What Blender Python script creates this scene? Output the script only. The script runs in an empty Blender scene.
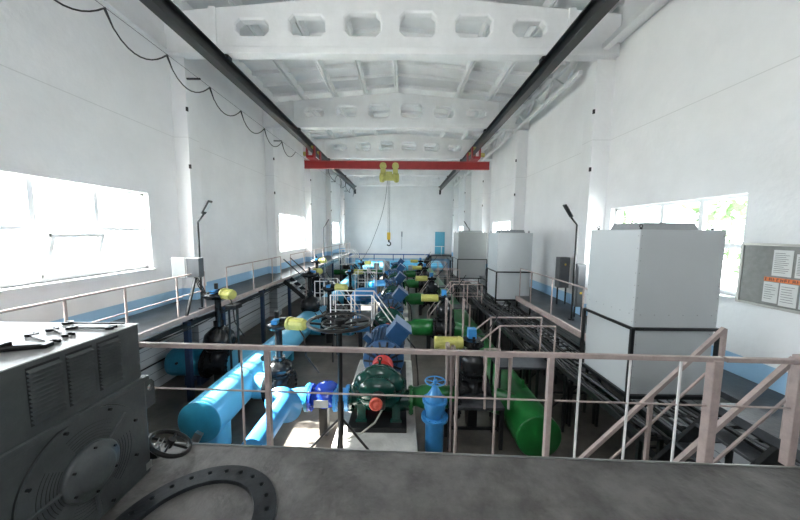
import bpy, math, random
from mathutils import Vector, Matrix
random.seed(7)
S = bpy.context.scene
COL = S.collection
PI = math.pi
sin, cos = math.sin, math.cos

# ------------------------------------------------------------------ materials
def mat(name, col, rough=.5, metal=0., var=0., scale=3., bump=0., bscale=30., coat=0.):
    m = bpy.data.materials.new(name); m.use_nodes = True
    nt = m.node_tree; b = nt.nodes['Principled BSDF']
    b.inputs['Base Color'].default_value = (*col, 1)
    b.inputs['Roughness'].default_value = rough
    b.inputs['Metallic'].default_value = metal
    if coat: b.inputs['Coat Weight'].default_value = coat
    if var or bump:
        tc = nt.nodes.new('ShaderNodeTexCoord')
    if var:
        n = nt.nodes.new('ShaderNodeTexNoise'); n.inputs['Scale'].default_value = scale
        n.inputs['Detail'].default_value = 6; n.inputs['Roughness'].default_value = .65
        nt.links.new(tc.outputs['Object'], n.inputs['Vector'])
        r = nt.nodes.new('ShaderNodeValToRGB')
        r.color_ramp.elements[0].position = .35; r.color_ramp.elements[1].position = .65
        r.color_ramp.elements[0].color = (*[c*(1-var) for c in col], 1)
        r.color_ramp.elements[1].color = (*[min(1, c*(1+var*.6)) for c in col], 1)
        nt.links.new(n.outputs['Fac'], r.inputs['Fac'])
        nt.links.new(r.outputs['Color'], b.inputs['Base Color'])
    if bump:
        n2 = nt.nodes.new('ShaderNodeTexNoise'); n2.inputs['Scale'].default_value = bscale
        n2.inputs['Detail'].default_value = 4
        nt.links.new(tc.outputs['Object'], n2.inputs['Vector'])
        bp = nt.nodes.new('ShaderNodeBump'); bp.inputs['Strength'].default_value = bump
        bp.inputs['Distance'].default_value = .02
        nt.links.new(n2.outputs['Fac'], bp.inputs['Height'])
        nt.links.new(bp.outputs['Normal'], b.inputs['Normal'])
    return m

WHITE = (.86, .86, .865)
def wallmat(name, zlo, zhi, axis=1):
    """white plaster, pale blue dado between zlo and zhi, siding boards below, panel joints"""
    m = mat(name, WHITE, .75, 0, .05, .6, .35, 9.)
    nt = m.node_tree; L = nt.links; N = nt.nodes
    b = N['Principled BSDF']; src = b.inputs['Base Color'].links[0].from_socket
    geo = N.new('ShaderNodeNewGeometry'); sp = N.new('ShaderNodeSeparateXYZ')
    L.new(geo.outputs['Position'], sp.inputs[0]); z = sp.outputs['Z']
    def math_(op, a, c, v=None):
        n = N.new('ShaderNodeMath'); n.operation = op
        for i, q in enumerate((a, c)):
            if q is None: continue
            if isinstance(q, (int, float)): n.inputs[i].default_value = q
            else: L.new(q, n.inputs[i])
        return n.outputs[0]
    def mixc(f, a, col):
        n = N.new('ShaderNodeMix'); n.data_type = 'RGBA'
        L.new(f, n.inputs[0]); L.new(a, n.inputs[6]); n.inputs[7].default_value = (*col, 1)
        return n.outputs[2]
    band = math_('MULTIPLY', math_('GREATER_THAN', z, zlo), math_('LESS_THAN', z, zhi))
    low = math_('LESS_THAN', z, zlo-.05)
    # joints
    def line(zz, w):
        d = math_('ABSOLUTE', math_('SUBTRACT', z, zz), None)
        return math_('LESS_THAN', d, w)
    j = math_('MAXIMUM', line(7.16, .010), line(5.45, -1))
    mod = math_('LESS_THAN', math_('FRACT', math_('MULTIPLY', z, 4.2), None), .07)
    sid = math_('MULTIPLY', mod, low)
    c = mixc(j, src, (.72, .72, .72))
    c = mixc(low, c, (.62, .64, .66))
    c = mixc(sid, c, (.22, .24, .27))
    c = mixc(band, c, (.34, .57, .78))
    L.new(c, b.inputs['Base Color'])
    return m

M = {}
M['wall_l'] = wallmat('plaster_left', 2.2, 2.62)
M['wall_r'] = wallmat('plaster_right', 1.85, 2.25)
M['wall_e'] = wallmat('plaster_end', .1, 1.3)
M['white'] = mat('white_paint', (.86, .86, .86), .7, 0, .06, 1.2, .3, 14)
M['pvc'] = mat('white_window_frame', (.85, .86, .87), .35)
M['concrete'] = mat('concrete_grey', (.135, .128, .122), .6, 0, .4, 3.2, .8, 14)
M['floor'] = mat('floor_concrete', (.13, .115, .10), .42, 0, .4, 1.1, .25, 12)
M['plinth'] = mat('plinth_concrete', (.55, .54, .51), .7, 0, .2, 3, .4, 16)
M['dark_walk'] = mat('dark_walkway', (.055, .06, .068), .38, 0, .5, 1.6, .2, 25)
M['rail_pink'] = mat('pale_rail_paint', (.46, .37, .345), .45, 0, .15, 9)
M['rail_white'] = mat('white_rail_paint', (.82, .80, .79), .4)
M['rail_blue'] = mat('blue_rail_paint', (.05, .13, .32), .4)
M['black'] = mat('black_paint', (.012, .013, .014), .32, 0, .3, 5)
M['blackiron'] = mat('black_cast_iron', (.018, .02, .022), .22, .1, .3, 6, .15, 30)
M['darkblue'] = mat('dark_blue_steel', (.02, .04, .09), .4)
M['ltblue'] = mat('light_blue_pipe_paint', (.12, .46, .70), .3, 0, .08, 2)
M['teal'] = mat('cyan_blue_pipe_paint', (.03, .26, .40), .3, 0, .15, 3)
M['midblue'] = mat('sky_blue_valve_paint', (.05, .27, .60), .28, 0, .1, 5)
M['deepblue'] = mat('deep_blue_enamel', (.02, .07, .50), .2, 0, .1, 6, coat=.4)
M['motorblue'] = mat('motor_blue_paint', (.025, .09, .21), .35, 0, .15, 4)
M['green'] = mat('green_pipe_paint', (.012, .15, .03), .3, 0, .2, 3)
M['darkgreen'] = mat('dark_green_enamel', (.006, .055, .04), .22, 0, .3, 5, coat=.3)
M['red'] = mat('red_paint', (.62, .05, .04), .35, 0, .1, 5)
M['cranered'] = mat('crane_red_paint', (.40, .03, .028), .4, 0, .15, 2)
M['coral'] = mat('coral_red_paint', (.75, .14, .09), .45)
M['yellow'] = mat('pale_yellow_paint', (.55, .53, .15), .35, 0, .12, 8)
M['hookyellow'] = mat('hook_yellow', (.75, .50, .04), .4)
M['cabinet'] = mat('grey_white_cabinet_paint', (.55, .58, .59), .38, 0, .03, 1)
M['cabgrey'] = mat('grey_cabinet_paint', (.34, .36, .37), .45, 0, .1, 3)
M['motorgrey'] = mat('dark_grey_motor_paint', (.075, .083, .086), .42, 0, .25, 4, .1, 60)
M['motortop'] = mat('dusty_motor_top', (.42, .42, .42), .35, 0, .15, 5)  # top plate, a paler grey than the motor housing
M['steel'] = mat('bare_steel', (.5, .5, .5), .3, .9)
M['ringsteel'] = mat('dark_flange_steel', (.035, .04, .045), .38, .5, .35, 6, .15, 40)
M['rubber'] = mat('black_rubber', (.012, .012, .012), .6)
M['tool'] = mat('blackened_tool_steel', (.02, .02, .02), .35, .6)
M['panel_grey'] = mat('control_panel_paint', (.10, .105, .11), .5, 0, .1, 3)
M['board'] = mat('noticeboard_grey', (.25, .25, .24), .7, 0, .12, 12)
M['boardframe'] = mat('aluminium_frame', (.45, .43, .40), .4, .4)
M['paper'] = mat('paper', (.66, .66, .65), .8)
M['ink'] = mat('ink', (.06, .06, .06), .8)
M['orange'] = mat('orange_sign', (.80, .22, .08), .7)
M['doorblue'] = mat('cyan_door_paint', (.10, .42, .58), .45)
M['leaf'] = mat('leaf_green', (.07, .13, .04), .7, 0, .4, 4)
M['bark'] = mat('bark', (.10, .07, .05), .9)
M['grass'] = mat('pale_gravel', (.50, .50, .46), .9, 0, .4, 1)  # outside ground, colour raised so daylight bounces up to the ceiling
M['lens'] = mat('lamp_lens', (.75, .77, .78), .15)
M['cable'] = mat('cable_black', (.015, .015, .015), .5)
M['cable_grey'] = mat('cable_grey', (.10, .10, .11), .5)
M['hose'] = mat('pale_hose', (.45, .44, .38), .5)
g = bpy.data.materials.new('window_glass'); g.use_nodes = True
nt = g.node_tree; nt.nodes.clear()
o_ = nt.nodes.new('ShaderNodeOutputMaterial'); mx = nt.nodes.new('ShaderNodeMixShader')
tr = nt.nodes.new('ShaderNodeBsdfTransparent'); gl = nt.nodes.new('ShaderNodeBsdfGlossy')
gl.inputs['Roughness'].default_value = .02; mx.inputs[0].default_value = .07
tr.inputs[0].default_value = (.95, .97, .97, 1)
nt.links.new(tr.outputs[0], mx.inputs[1]); nt.links.new(gl.outputs[0], mx.inputs[2]); nt.links.new(mx.outputs[0], o_.inputs[0])
M['glass'] = g

# ------------------------------------------------------------------ mesh builder
def basis(d):
    d = Vector(d).normalized()
    a = Vector((0, 0, 1)) if abs(d.z) < .9 else Vector((1, 0, 0))
    u = d.cross(a).normalized(); v = d.cross(u).normalized()
    return d, u, v
class MB:
    def __init__(s): s.v = []; s.f = []; s.sm = []
    def add(s, vs, fs, smooth=False):
        n = len(s.v); s.v += [Vector(p) for p in vs]
        for f in fs: s.f.append([n+i for i in f]); s.sm.append(smooth)
        return s
    def box(s, x0, x1, y0, y1, z0, z1):
        vs = [(x, y, z) for x in (x0, x1) for y in (y0, y1) for z in (z0, z1)]
        return s.add(vs, [(0, 1, 3, 2), (4, 6, 7, 5), (0, 4, 5, 1), (2, 3, 7, 6), (0, 2, 6, 4), (1, 5, 7, 3)])
    def obox(s, c, size, rot=None):
        c = Vector(c); rot = rot or Matrix.Identity(3)
        vs = [c + rot @ Vector((x*size[0]/2, y*size[1]/2, z*size[2]/2)) for x in (-1, 1) for y in (-1, 1) for z in (-1, 1)]
        return s.add(vs, [(0, 1, 3, 2), (4, 6, 7, 5), (0, 4, 5, 1), (2, 3, 7, 6), (0, 2, 6, 4), (1, 5, 7, 3)])
    def bar(s, p0, p1, w, h):
        """rectangular bar from p0 to p1, w sideways, h upward"""
        p0 = Vector(p0); p1 = Vector(p1); d = (p1-p0).normalized()
        up = Vector((0, 0, 1)) if abs(d.z) < .95 else Vector((0, 1, 0))
        u = d.cross(up).normalized(); v = u.cross(d).normalized()
        vs = []
        for p in (p0, p1):
            for a, b in ((-1, -1), (1, -1), (1, 1), (-1, 1)): vs.append(p+u*a*w/2+v*b*h/2)
        return s.add(vs, [(3, 2, 1, 0), (4, 5, 6, 7), (0, 1, 5, 4), (1, 2, 6, 5), (2, 3, 7, 6), (3, 0, 4, 7)])
    def cyl(s, p0, p1, r0, r1=None, n=20, caps=True):
        p0 = Vector(p0); p1 = Vector(p1); r1 = r0 if r1 is None else r1
        d, u, v = basis(p1-p0)
        A = [p0+(u*cos(2*PI*i/n)+v*sin(2*PI*i/n))*r0 for i in range(n)]
        B = [p1+(u*cos(2*PI*i/n)+v*sin(2*PI*i/n))*r1 for i in range(n)]
        s.add(A+B, [(i, n+i, n+(i+1) % n, (i+1) % n) for i in range(n)], True)
        if caps:
            if r0 > 1e-5: s.add(A, [list(range(n))])
            if r1 > 1e-5: s.add(B, [list(range(n))[::-1]])
        return s
    def lathe(s, prof, o, axis, n=24):
        """profile of (r, h) pairs along axis from o; smooth"""
        o = Vector(o); d, u, v = basis(axis)
        vs = []
        for r, h in prof:
            for i in range(n): vs.append(o+d*h+(u*cos(2*PI*i/n)+v*sin(2*PI*i/n))*max(r, 1e-4))
        fs = []
        for k in range(len(prof)-1):
            for i in range(n): fs.append((k*n+i, (k+1)*n+i, (k+1)*n+(i+1) % n, k*n+(i+1) % n))
        fs.append(list(range(n))); fs.append([(len(prof)-1)*n+i for i in range(n)][::-1])
        return s.add(vs, fs, True)
    def sph(s, c, r, n=20, m=12):
        if not hasattr(r, '__len__'): r = (r, r, r)
        c = Vector(c); vs = [c+Vector((0, 0, r[2]))]
        for j in range(1, m):
            t = PI*j/m
            for i in range(n):
                a = 2*PI*i/n; vs.append(c+Vector((r[0]*sin(t)*cos(a), r[1]*sin(t)*sin(a), r[2]*cos(t))))
        vs.append(c-Vector((0, 0, r[2]))); fs = []
        for i in range(n): fs.append((0, 1+i, 1+(i+1) % n))
        for j in range(m-2):
            for i in range(n):
                a = 1+j*n+i; b = 1+j*n+(i+1) % n; fs.append((a, a+n, b+n, b))
        L = len(vs)-1
        for i in range(n): fs.append((L, 1+(m-2)*n+(i+1) % n, 1+(m-2)*n+i))
        return s.add(vs, fs, True)
    def path(s, pts, r, n=8, closed=False):
        pts = [Vector(p) for p in pts]; k = len(pts); rr = r if hasattr(r, '__len__') else [r]*k
        vs = []; u = None
        for i, p in enumerate(pts):
            a = pts[i-1] if (i > 0 or closed) else pts[0]
            b = pts[(i+1) % k] if (i < k-1 or closed) else pts[-1]
            d = (b-a).normalized()
            if u is None: _, u, _v = basis(d)
            u = (u-d*u.dot(d)).normalized(); v = d.cross(u)
            c = 1.
            if 0 < i < k-1:
                q = (pts[i]-pts[i-1]).normalized().dot(d); c = 1/max(q, .5)
            for j in range(n):
                vs.append(p+(u*cos(2*PI*j/n)+v*sin(2*PI*j/n))*rr[i]*(c if not closed else 1))
        fs = []
        for i in range(k if closed else k-1):
            for j in range(n):
                a = i*n+j; b = i*n+(j+1) % n; c = ((i+1) % k)*n
                fs.append((a, b, c+(j+1) % n, c+j))
        s.add(vs, fs, True)
        if not closed:
            s.add(vs[:n], [list(range(n))[::-1]]); s.add(vs[-n:], [list(range(n))])
        return s
    def torus(s, c, axis, R, r, n=32, m=10):
        d, u, v = basis(axis); c = Vector(c)
        return s.path([c+(u*cos(2*PI*i/n)+v*sin(2*PI*i/n))*R for i in range(n)], r, m, True)
    def ring(s, c, axis, ro, ri, h, n=40):
        d, u, v = basis(axis); c = Vector(c)
        def circ(r, q): return [c+d*q+(u*cos(2*PI*i/n)+v*sin(2*PI*i/n))*r for i in range(n)]
        A, B, C_, D = circ(ro, 0), circ(ro, h), circ(ri, h), circ(ri, 0)
        q = [(i, n+i, n+(i+1) % n, (i+1) % n) for i in range(n)]
        s.add(A+B, q, True); s.add(B+C_, q); s.add(C_+D, q, True); s.add(D+A, q)
        return s
    def flange(s, c, axis, r, t, nb=12, br=None):
        """disc centred on c with bolt heads on both faces"""
        d, u, v = basis(axis); c = Vector(c); br = br or r*.07
        s.cyl(c-d*t/2, c+d*t/2, r, n=28)
        for i in range(nb):
            a = 2*PI*i/nb; p = c+(u*cos(a)+v*sin(a))*r*.86
            s.cyl(p-d*(t/2+br*.9), p+d*(t/2+br*.9), br, n=6)
        return s
    def prism(s, poly, mapf, d0, d1):
        """poly of 2D points, mapf(a, b, d) -> world"""
        n = len(poly)
        A = [mapf(a, b, d0) for a, b in poly]; B = [mapf(a, b, d1) for a, b in poly]
        s.add(A+B, [list(range(n)), list(range(n, 2*n))[::-1]]+[(i, (i+1) % n, n+(i+1) % n, n+i) for i in range(n)])
        return s
    def xf(s, Mx):
        s.v = [Mx @ p for p in s.v]; return s
    def build(s, name, m, parent=None, bevel=0, label=None, cat=None, group=None, kind=None):
        # parts are written in world coordinates; the parent's place is taken off
        if parent is None:
            xs = [p.x for p in s.v]; ys = [p.y for p in s.v]; zs = [p.z for p in s.v]
            o = Vector(((min(xs)+max(xs))/2, (min(ys)+max(ys))/2, min(zs)))
        else: o = ORG[parent.name]
        me = bpy.data.meshes.new(name)
        me.from_pydata([p-o for p in s.v], [], s.f)
        me.polygons.foreach_set('use_smooth', s.sm); me.update()
        bm_fix(me)
        me.materials.append(M[m] if isinstance(m, str) else m)
        ob = bpy.data.objects.new(name, me); COL.objects.link(ob)
        if parent is None: ob.location = o
        else: ob.parent = parent
        ORG[ob.name] = o
        if bevel:
            b = ob.modifiers.new('bevel', 'BEVEL'); b.width = bevel; b.segments = 2; b.limit_method = 'ANGLE'
        tag(ob, label, cat, group, kind)
        return ob
import bmesh
def bm_fix(me):
    bm = bmesh.new(); bm.from_mesh(me); bmesh.ops.recalc_face_normals(bm, faces=bm.faces); bm.to_mesh(me); bm.free()
ORG = {}
def tag(o, label=None, cat=None, group=None, kind=None):
    if label: o['label'] = label
    if cat: o['category'] = cat
    if group: o['group'] = group
    if kind: o['kind'] = kind
    return o
def thing(name, label, cat, loc, group=None, kind=None):
    o = bpy.data.objects.new(name, None); COL.objects.link(o); o.location = loc
    o.empty_display_size = .2; ORG[o.name] = Vector(loc)
    return tag(o, label, cat, group, kind)
def dup(root, loc, label, rotz=0, group=None, scale=1, skip=()):
    def cp(o, parent):
        c = o.copy(); COL.objects.link(c)
        if parent is not None: c.parent = parent
        for ch in list(o.children):
            if ch.name.split('.')[0] not in skip: cp(ch, c)
        return c
    r = cp(root, None); r.location = loc; r.rotation_euler = (0, 0, rotz); r.scale = (scale,)*3; r['label'] = label
    if group: r['group'] = group
    return r
def struct(mb, name, m, label, cat='structure', bevel=0):
    return mb.build(name, m, None, bevel, label, cat, None, 'structure')
XY = lambda a, b, d: (a, b, d)
XZ = lambda a, b, d: (a, d, b)
YZ = lambda a, b, d: (d, a, b)

XL, XR, YE = -6.8, 6.1, 36.0
YB = -5.0
ZL, ZP, ZR = 2.26, 2.3, 1.88
XC = -.35

# ------------------------------------------------------------------ shell
struct(MB().box(XL-.4, XR+.4, YB, YE+.4, -.25, 0), 'floor', 'floor', 'brown-grey stained concrete floor of the sunken pump hall', 'floor')
def wall_x(name, x0, x1, holes, m, label):
    mb = MB(); ys = sorted({YB, YE}.union(*[{h[0], h[1]} for h in holes]))
    for a, b in zip(ys[:-1], ys[1:]):
        h = [q for q in holes if q[0] <= a+1e-6 and q[1] >= b-1e-6]
        if h:
            mb.box(x0, x1, a, b, 0, h[0][2]); mb.box(x0, x1, a, b, h[0][3], 11.4)
        else: mb.box(x0, x1, a, b, 0, 11.4)
    struct(mb, name, m, label, 'wall')
HL = [(2.0, 8.1, 3.38, 5.38), (16.5, 20.9, 3.3, 5.4), (28.4, 32.4, 3.3, 5.4)]
HR = [(5.42, 8.9, 3.28, 5.15), (16.6, 20.4, 3.28, 5.15), (28.4, 32.4, 3.28, 5.15)]
wall_x('wall_left', XL-.35, XL, HL, 'wall_l', 'tall white plastered left wall with blue dado above the walkway')
wall_x('wall_right', XR, XR+.35, HR, 'wall_r', 'tall white plastered right wall with blue dado behind the grey cabinets')
struct(MB().box(XL-.35, XR+.35, YE, YE+.3, 0, 11.7), 'wall_end', 'wall_e', 'white far end wall with blue lower band', 'wall')
# rear wall behind the viewpoint, with an unseen high opening added to light the roof beams
mb = MB(); mb.box(XL-.35, -4.4, YB-.3, YB, 0, 11.7).box(4.0, XR+.35, YB-.3, YB, 0, 11.7).box(-4.4, 4.0, YB-.3, YB, 0, 7.8).box(-4.4, 4.0, YB-.3, YB, 9.0, 11.7).box(-4.4, -2.4, YB-.3, YB, 7.8, 9.0).box(1.4, 4.0, YB-.3, YB, 7.8, 9.0)
struct(mb, 'wall_rear', 'white', 'white rear wall behind the platform with one high window opening', 'wall')

def zroof(x): return 11.05-.083*abs(x-XC)
mb = MB()
for (a, b) in ((XL-.4, XC), (XC, XR+.4)):
    mb.prism([(a, zroof(a)+.38), (b, zroof(b)+.38), (b, zroof(b)+.6), (a, zroof(a)+.6)], XZ, YB-.3, YE+.3)
struct(mb, 'ceiling', 'white', 'white roof slabs of ribbed concrete panels', 'ceiling')
mb = MB(); x = XL+.05
xs = [XC+1.5*k for k in range(-4, 5)]
for x in xs:
    if abs(x-(XC+1.5)) < .01: continue
    for dx in (-.055, .055):
        xx = x+dx
        mb.prism([(xx-.035, zroof(xx)+.05), (xx+.035, zroof(xx)+.05), (xx+.05, zroof(xx)+.40), (xx-.05, zroof(xx)+.40)], XZ, YB, YE)
struct(mb, 'trim_1', 'white', 'long white ribs under the roof slabs', 'roof rib')
mb = MB(); y = YB+1
while y < YE:
    for (a, b) in ((XL, XC), (XC, XR)):
        mb.prism([(a, zroof(a)+.24), (b, zroof(b)+.24), (b, zroof(b)+.40), (a, zroof(a)+.40)], XZ, y-.035, y+.035)
    y += 1.0
struct(mb, 'trim_2', 'white', 'shallow white cross ribs between the long roof ribs', 'roof rib')

# concrete roof beams with octagonal holes (curve fill with holes, turned into mesh)
def filled(outer, holes, d, bev=0):
    cu = bpy.data.curves.new('c', 'CURVE'); cu.dimensions = '2D'; cu.fill_mode = 'BOTH'; cu.extrude = d-bev; cu.bevel_depth = bev; cu.bevel_resolution = 0
    cu.offset = -bev
    for poly in [outer]+holes:
        sp = cu.splines.new('POLY'); sp.points.add(len(poly)-1); sp.use_cyclic_u = True
        for p, q in zip(sp.points, poly): p.co = (q[0], q[1], 0, 1)
    ob = bpy.data.objects.new('t', cu); COL.objects.link(ob)
    dg = bpy.context.evaluated_depsgraph_get(); dg.update()
    me = bpy.data.meshes.new_from_object(ob.evaluated_get(dg))
    bpy.data.objects.remove(ob); bpy.data.curves.remove(cu)
    vs = [v.co.copy() for v in me.vertices]; fs = [list(p.vertices) for p in me.polygons]
    bpy.data.meshes.remove(me)
    return vs, fs
outer = [(XL+.02, 9.42), (XR-.02, 9.42), (XR-.02, zroof(XR)), (XC, zroof(XC)), (XL+.02, zroof(XL))]
holes = []
for k in range(6):
    cx = XC-.03+1.56*(k-2.5); w = .50 if k in (1, 2, 3, 4) else .46; h = (.21, .27, .31)[min(k, 5-k)]
    cz = 9.9+h; c = .13
    holes.append([(cx-w, cz-h+c), (cx-w, cz+h-c), (cx-w+c, cz+h), (cx+w-c, cz+h), (cx+w, cz+h-c), (cx+w, cz-h+c), (cx+w-c, cz-h), (cx-w+c, cz-h)])
bv, bf = filled(outer, holes, .14, .04)
nm = ['nearest', 'second', 'third', 'fourth', 'fifth']
for k in range(5):
    y = 9.1+6*k
    mb = MB(); mb.add([(p.x, y+p.z, p.y) for p in bv], bf)
    struct(mb, 'roof_beam', 'white', '%s white concrete roof beam pierced by octagonal holes, counted from the viewer' % nm[k], 'beam')
    mb = MB().box(-6.4, 5.6, y-.17, y+.17, 9.40, 9.60)
    struct(mb, 'roof_beam_chord', 'white', 'bottom chord of the %s roof beam' % nm[k], 'beam', .02)
    for sx in (-1, 1):
        x = XC+sx*5.02
        struct(MB().box(x-.1, x+.1, y-.19, y+.19, 9.6, zroof(x)), 'roof_beam_rib', 'white', 'vertical stiffener at the %s end of the %s roof beam' % ('left' if sx < 0 else 'right', nm[k]), 'beam', .02)
for k in range(5):
    y = 9.15+6*k
    struct(MB().box(XL, -6.37, y, y+.5, 0, 9.41), 'column', 'wall_l', 'white column on the left wall under the %s roof beam' % nm[k], 'column', .01)
    struct(MB().box(5.57, XR, y, y+.5, 0, 9.41), 'column', 'wall_r', 'white column on the right wall under the %s roof beam' % nm[k], 'column', .01)
    for sx, xw in ((-1, -6.37), (1, 5.57)):
        for z, hi in ((6.25, 'lower'), (7.9, 'upper')):
            MB().box(xw-.03 if sx > 0 else xw-.02, xw+.02 if sx > 0 else xw+.03, y-.015, y+.03, z, z+.12).build('column_bracket', 'black', None, 0, '%s small dark fixing plate on the %s column under the %s roof beam' % (hi, 'left' if sx < 0 else 'right', nm[k]), 'bracket')
struct(MB().box(-1.7, .25, YE-.18, YE, 0, 9.6), 'column', 'wall_e', 'broad white pilaster in the middle of the far end wall', 'column')

# windows
def window(n, x, out, y0, y1, z0, z1, mull, trans, lab, hopper=None):
    """x: plane of the frame; out: +1 outside is +x"""
    w = thing('window_%d' % n, lab, 'window', (x, (y0+y1)/2, z0), kind='structure')
    f = MB(); t = .05
    f.box(x-.035, x+.035, y0, y0+.07, z0, z1).box(x-.035, x+.035, y1-.07, y1, z0, z1).box(x-.035, x+.035, y0, y1, z0, z0+.07).box(x-.035, x+.035, y0, y1, z1-.07, z1)
    for m_ in mull: f.box(x-.04, x+.04, m_-.05, m_+.05, z0, z1)
    ed = [y0]+mull+[y1]
    for i, tt in enumerate(trans):
        if tt: f.box(x-.03, x+.03, ed[i], ed[i+1], tt-.04, tt+.04)
    f.build('frame', 'pvc', w)
    for i in range(len(ed)-1):
        zz = [z0]+([trans[i]] if trans[i] else [])+[z1]
        for j in range(len(zz)-1):
            if hopper is not None and hopper == (i, j): continue
            MB().box(x-.006, x+.006, ed[i]+.04, ed[i+1]-.04, zz[j]+.03, zz[j+1]-.03).build('pane', 'glass', w)
    if hopper:
        i, j = hopper; a, b = ed[i]+.08, ed[i+1]-.08; zb, zt = z0+.07, trans[i]-.06
        h = zt-zb; s = MB(); q = .26*-out
        rot = Matrix.Rotation(math.atan2(q, h), 4, 'Y')
        T = Matrix.Translation((x, 0, zb)) @ rot @ Matrix.Translation((-x, 0, -zb))
        s.box(x-.03, x+.03, a, a+.08, zb, zt).box(x-.03, x+.03, b-.08, b, zb, zt).box(x-.03, x+.03, a, b, zb, zb+.08).box(x-.03, x+.03, a, b, zt-.08, zt).xf(T)
        sash = s.build('open_sash', 'pvc', w, 0, 'bottom-hung sash tilted open into the hall')
        MB().box(x-.005, x+.005, a+.07, b-.07, zb+.07, zt-.07).xf(T).build('pane', 'glass', sash)
    MB().box(min(x, x-out*.3), max(x, x-out*.3)+.0, y0, y1, z0-.03, z0).build('window_sill', 'pvc', w)
xl, xr = XL-.16, XR+.16
window(1, xl, -1, 2.0, 8.1, 3.38, 5.38, [3.9, 5.62, 6.82], [4.42]*4, 'near left window, white framed with a tilted open sash', (2, 0))
window(2, xl, -1, 16.5, 20.9, 3.3, 5.4, [18, 19.4], [4.4]*3, 'second window along the left wall, white framed')
window(3, xl, -1, 28.4, 32.4, 3.3, 5.4, [29.7, 31], [4.4]*3, 'farthest window on the left wall')
window(4, xr, 1, 5.42, 8.9, 3.28, 5.15, [6.35, 7.3], [4.2, 4.2, 4.2], 'near right window behind the big grey cabinet')
window(5, xr, 1, 16.6, 20.4, 3.28, 5.15, [17.9, 19.1], [4.2]*3, 'second window along the right wall above the middle cabinet')
window(6, xr, 1, 28.4, 32.4, 3.28, 5.15, [29.7, 31], [4.2]*3, 'farthest window on the right wall')
for n, (xx, hh) in enumerate(((XL, HL[0]), (XR, HR[0]))):
    pass

# platform and walkways
def yedge(x): return 2.69-.036*x
mb = MB(); mb.prism([(XL, YB), (3.95, YB), (3.95, yedge(3.95)), (XL, yedge(XL))], XY, 2.05, ZP)
struct(mb, 'platform', 'concrete', 'grey trowelled concrete platform in the foreground', 'platform')
mb = MB(); mb.prism([(3.95, YB), (XR, YB), (XR, 2.56), (3.95, 2.55)], XY, 2.05, ZP)
struct(mb, 'platform_landing', 'concrete', 'concrete platform continuing to the right wall', 'platform')
struct(MB().box(3.93, 4.35, 2.57, 3.62, 2.2, ZP), 'stair_landing', 'dark_walk', 'small dark steel landing at the head of the platform stairs', 'platform')
mb = MB(); mb.prism([(-2.4, yedge(-2.4)), (3.95, yedge(3.95)), (3.95, yedge(3.95)+.012), (-2.4, yedge(-2.4)+.012)], XY, 2.1, ZP+.012)
struct(mb, 'trim_3', 'steel', 'thin steel angle along the platform edge', 'edge trim')
struct(MB().box(XL, -5.45, 2.9, 31, ZL-.08, ZL), 'walkway', 'dark_walk', 'dark walkway running along the left wall', 'walkway')
struct(MB().box(-5.45, -5.37, 2.93, 31, ZL-.11, ZL+.01), 'trim_4', 'rail_pink', 'pale steel channel edging the left walkway', 'edge trim')
struct(MB().box(5.2, XR, 2.6, 6.2, ZR-.1, ZR), 'walkway', 'dark_walk', 'dark walkway beside the near grey cabinet at the right wall', 'walkway')
struct(MB().box(4.62, XR, 6.2, 31, ZR-.1, ZR), 'walkway', 'dark_walk', 'long dark walkway along the right wall beyond the near cabinet', 'walkway')
struct(MB().box(4.55, 4.62, 6.25, 11.8, ZR-.12, ZR+.05), 'trim_5', 'rail_pink', 'pale kick plate edging the right walkway', 'edge trim')
for i, y in enumerate((4.2, 7.4, 8.9, 11.5, 14.3, 17.5, 20.5, 23.5, 26.5)):
    MB().box(-5.5, -5.38, y-.06, y+.06, 0, ZL-.16).build('walkway_post', 'darkblue', None, 0, 'dark blue steel post under the left walkway edge, %s from the platform' % ['nearest', 'second', 'third', 'fourth', 'fifth', 'sixth', 'seventh', 'eighth', 'ninth'][i], 'post', 'posts under the left walkway')

t = thing('cable_tray', 'thin black cable tray slung under the edge of the left walkway', 'cable tray', (-5.5, 16, 2.0), 'black ladder cable trays')
MB().box(-5.62, -5.40, 3.2, 30.5, 1.98, 2.0).box(-5.40, -5.385, 3.2, 30.5, 1.98, 2.08).build('tray_channel', 'black', t)
mb = MB()
for y in (4.2, 7.4, 8.9, 11.5, 14.3, 17.5, 20.5, 23.5, 26.5): mb.box(-5.63, -5.38, y+.1, y+.14, 1.96, 2.15)
mb.build('hangers', 'black', t)
for i in range(4):
    pts = [(-5.36+.03*sin(y*.9+i*2)-.02*i, y/2, 1.98-.05*abs(sin(y*.75+i))+.02*i) for y in range(7, 56)]
    MB().path(pts, .014, 6).build('power_cable', 'cable', None, 0, 'black cable sagging along the outer edge of the left walkway', 'cable', 'cables slung under the left walkway')
for z in (.75, 1.45):
    MB().cyl((XL+.04, 3, z), (XL+.04, 30, z), .022, n=8).build('wall_conduit', 'black', None, 0, '%s black conduit along the left wall under the walkway' % ('lower' if z < 1 else 'upper'), 'conduit')

# ------------------------------------------------------------------ railings
def rail_thing(name, label, pts_top, posts, pm, mids=(), base=None, r=.02, mr=.012, group=None, kickers=None, pw=None):
    """pts_top: polyline of the top rail; posts: list of (x, y, zbottom, ztop)"""
    loc = base or (posts[0][0], posts[0][1], posts[0][2])
    t = thing(name, label, 'railing', loc, group)
    MB().path(pts_top, r, 8).build('top_rail', pm, t)
    for m_ in mids: MB().path(m_, mr, 6).build('mid_rail', pm, t)
    for (x, y, a, b) in posts:
        if pw: MB().box(x-pw/2, x+pw/2, y-pw/2, y+pw/2, a, b).build('post', pm, t)
        else: MB().cyl((x, y, a), (x, y, b), r, n=8).build('post', pm, t)
    return t
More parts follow.
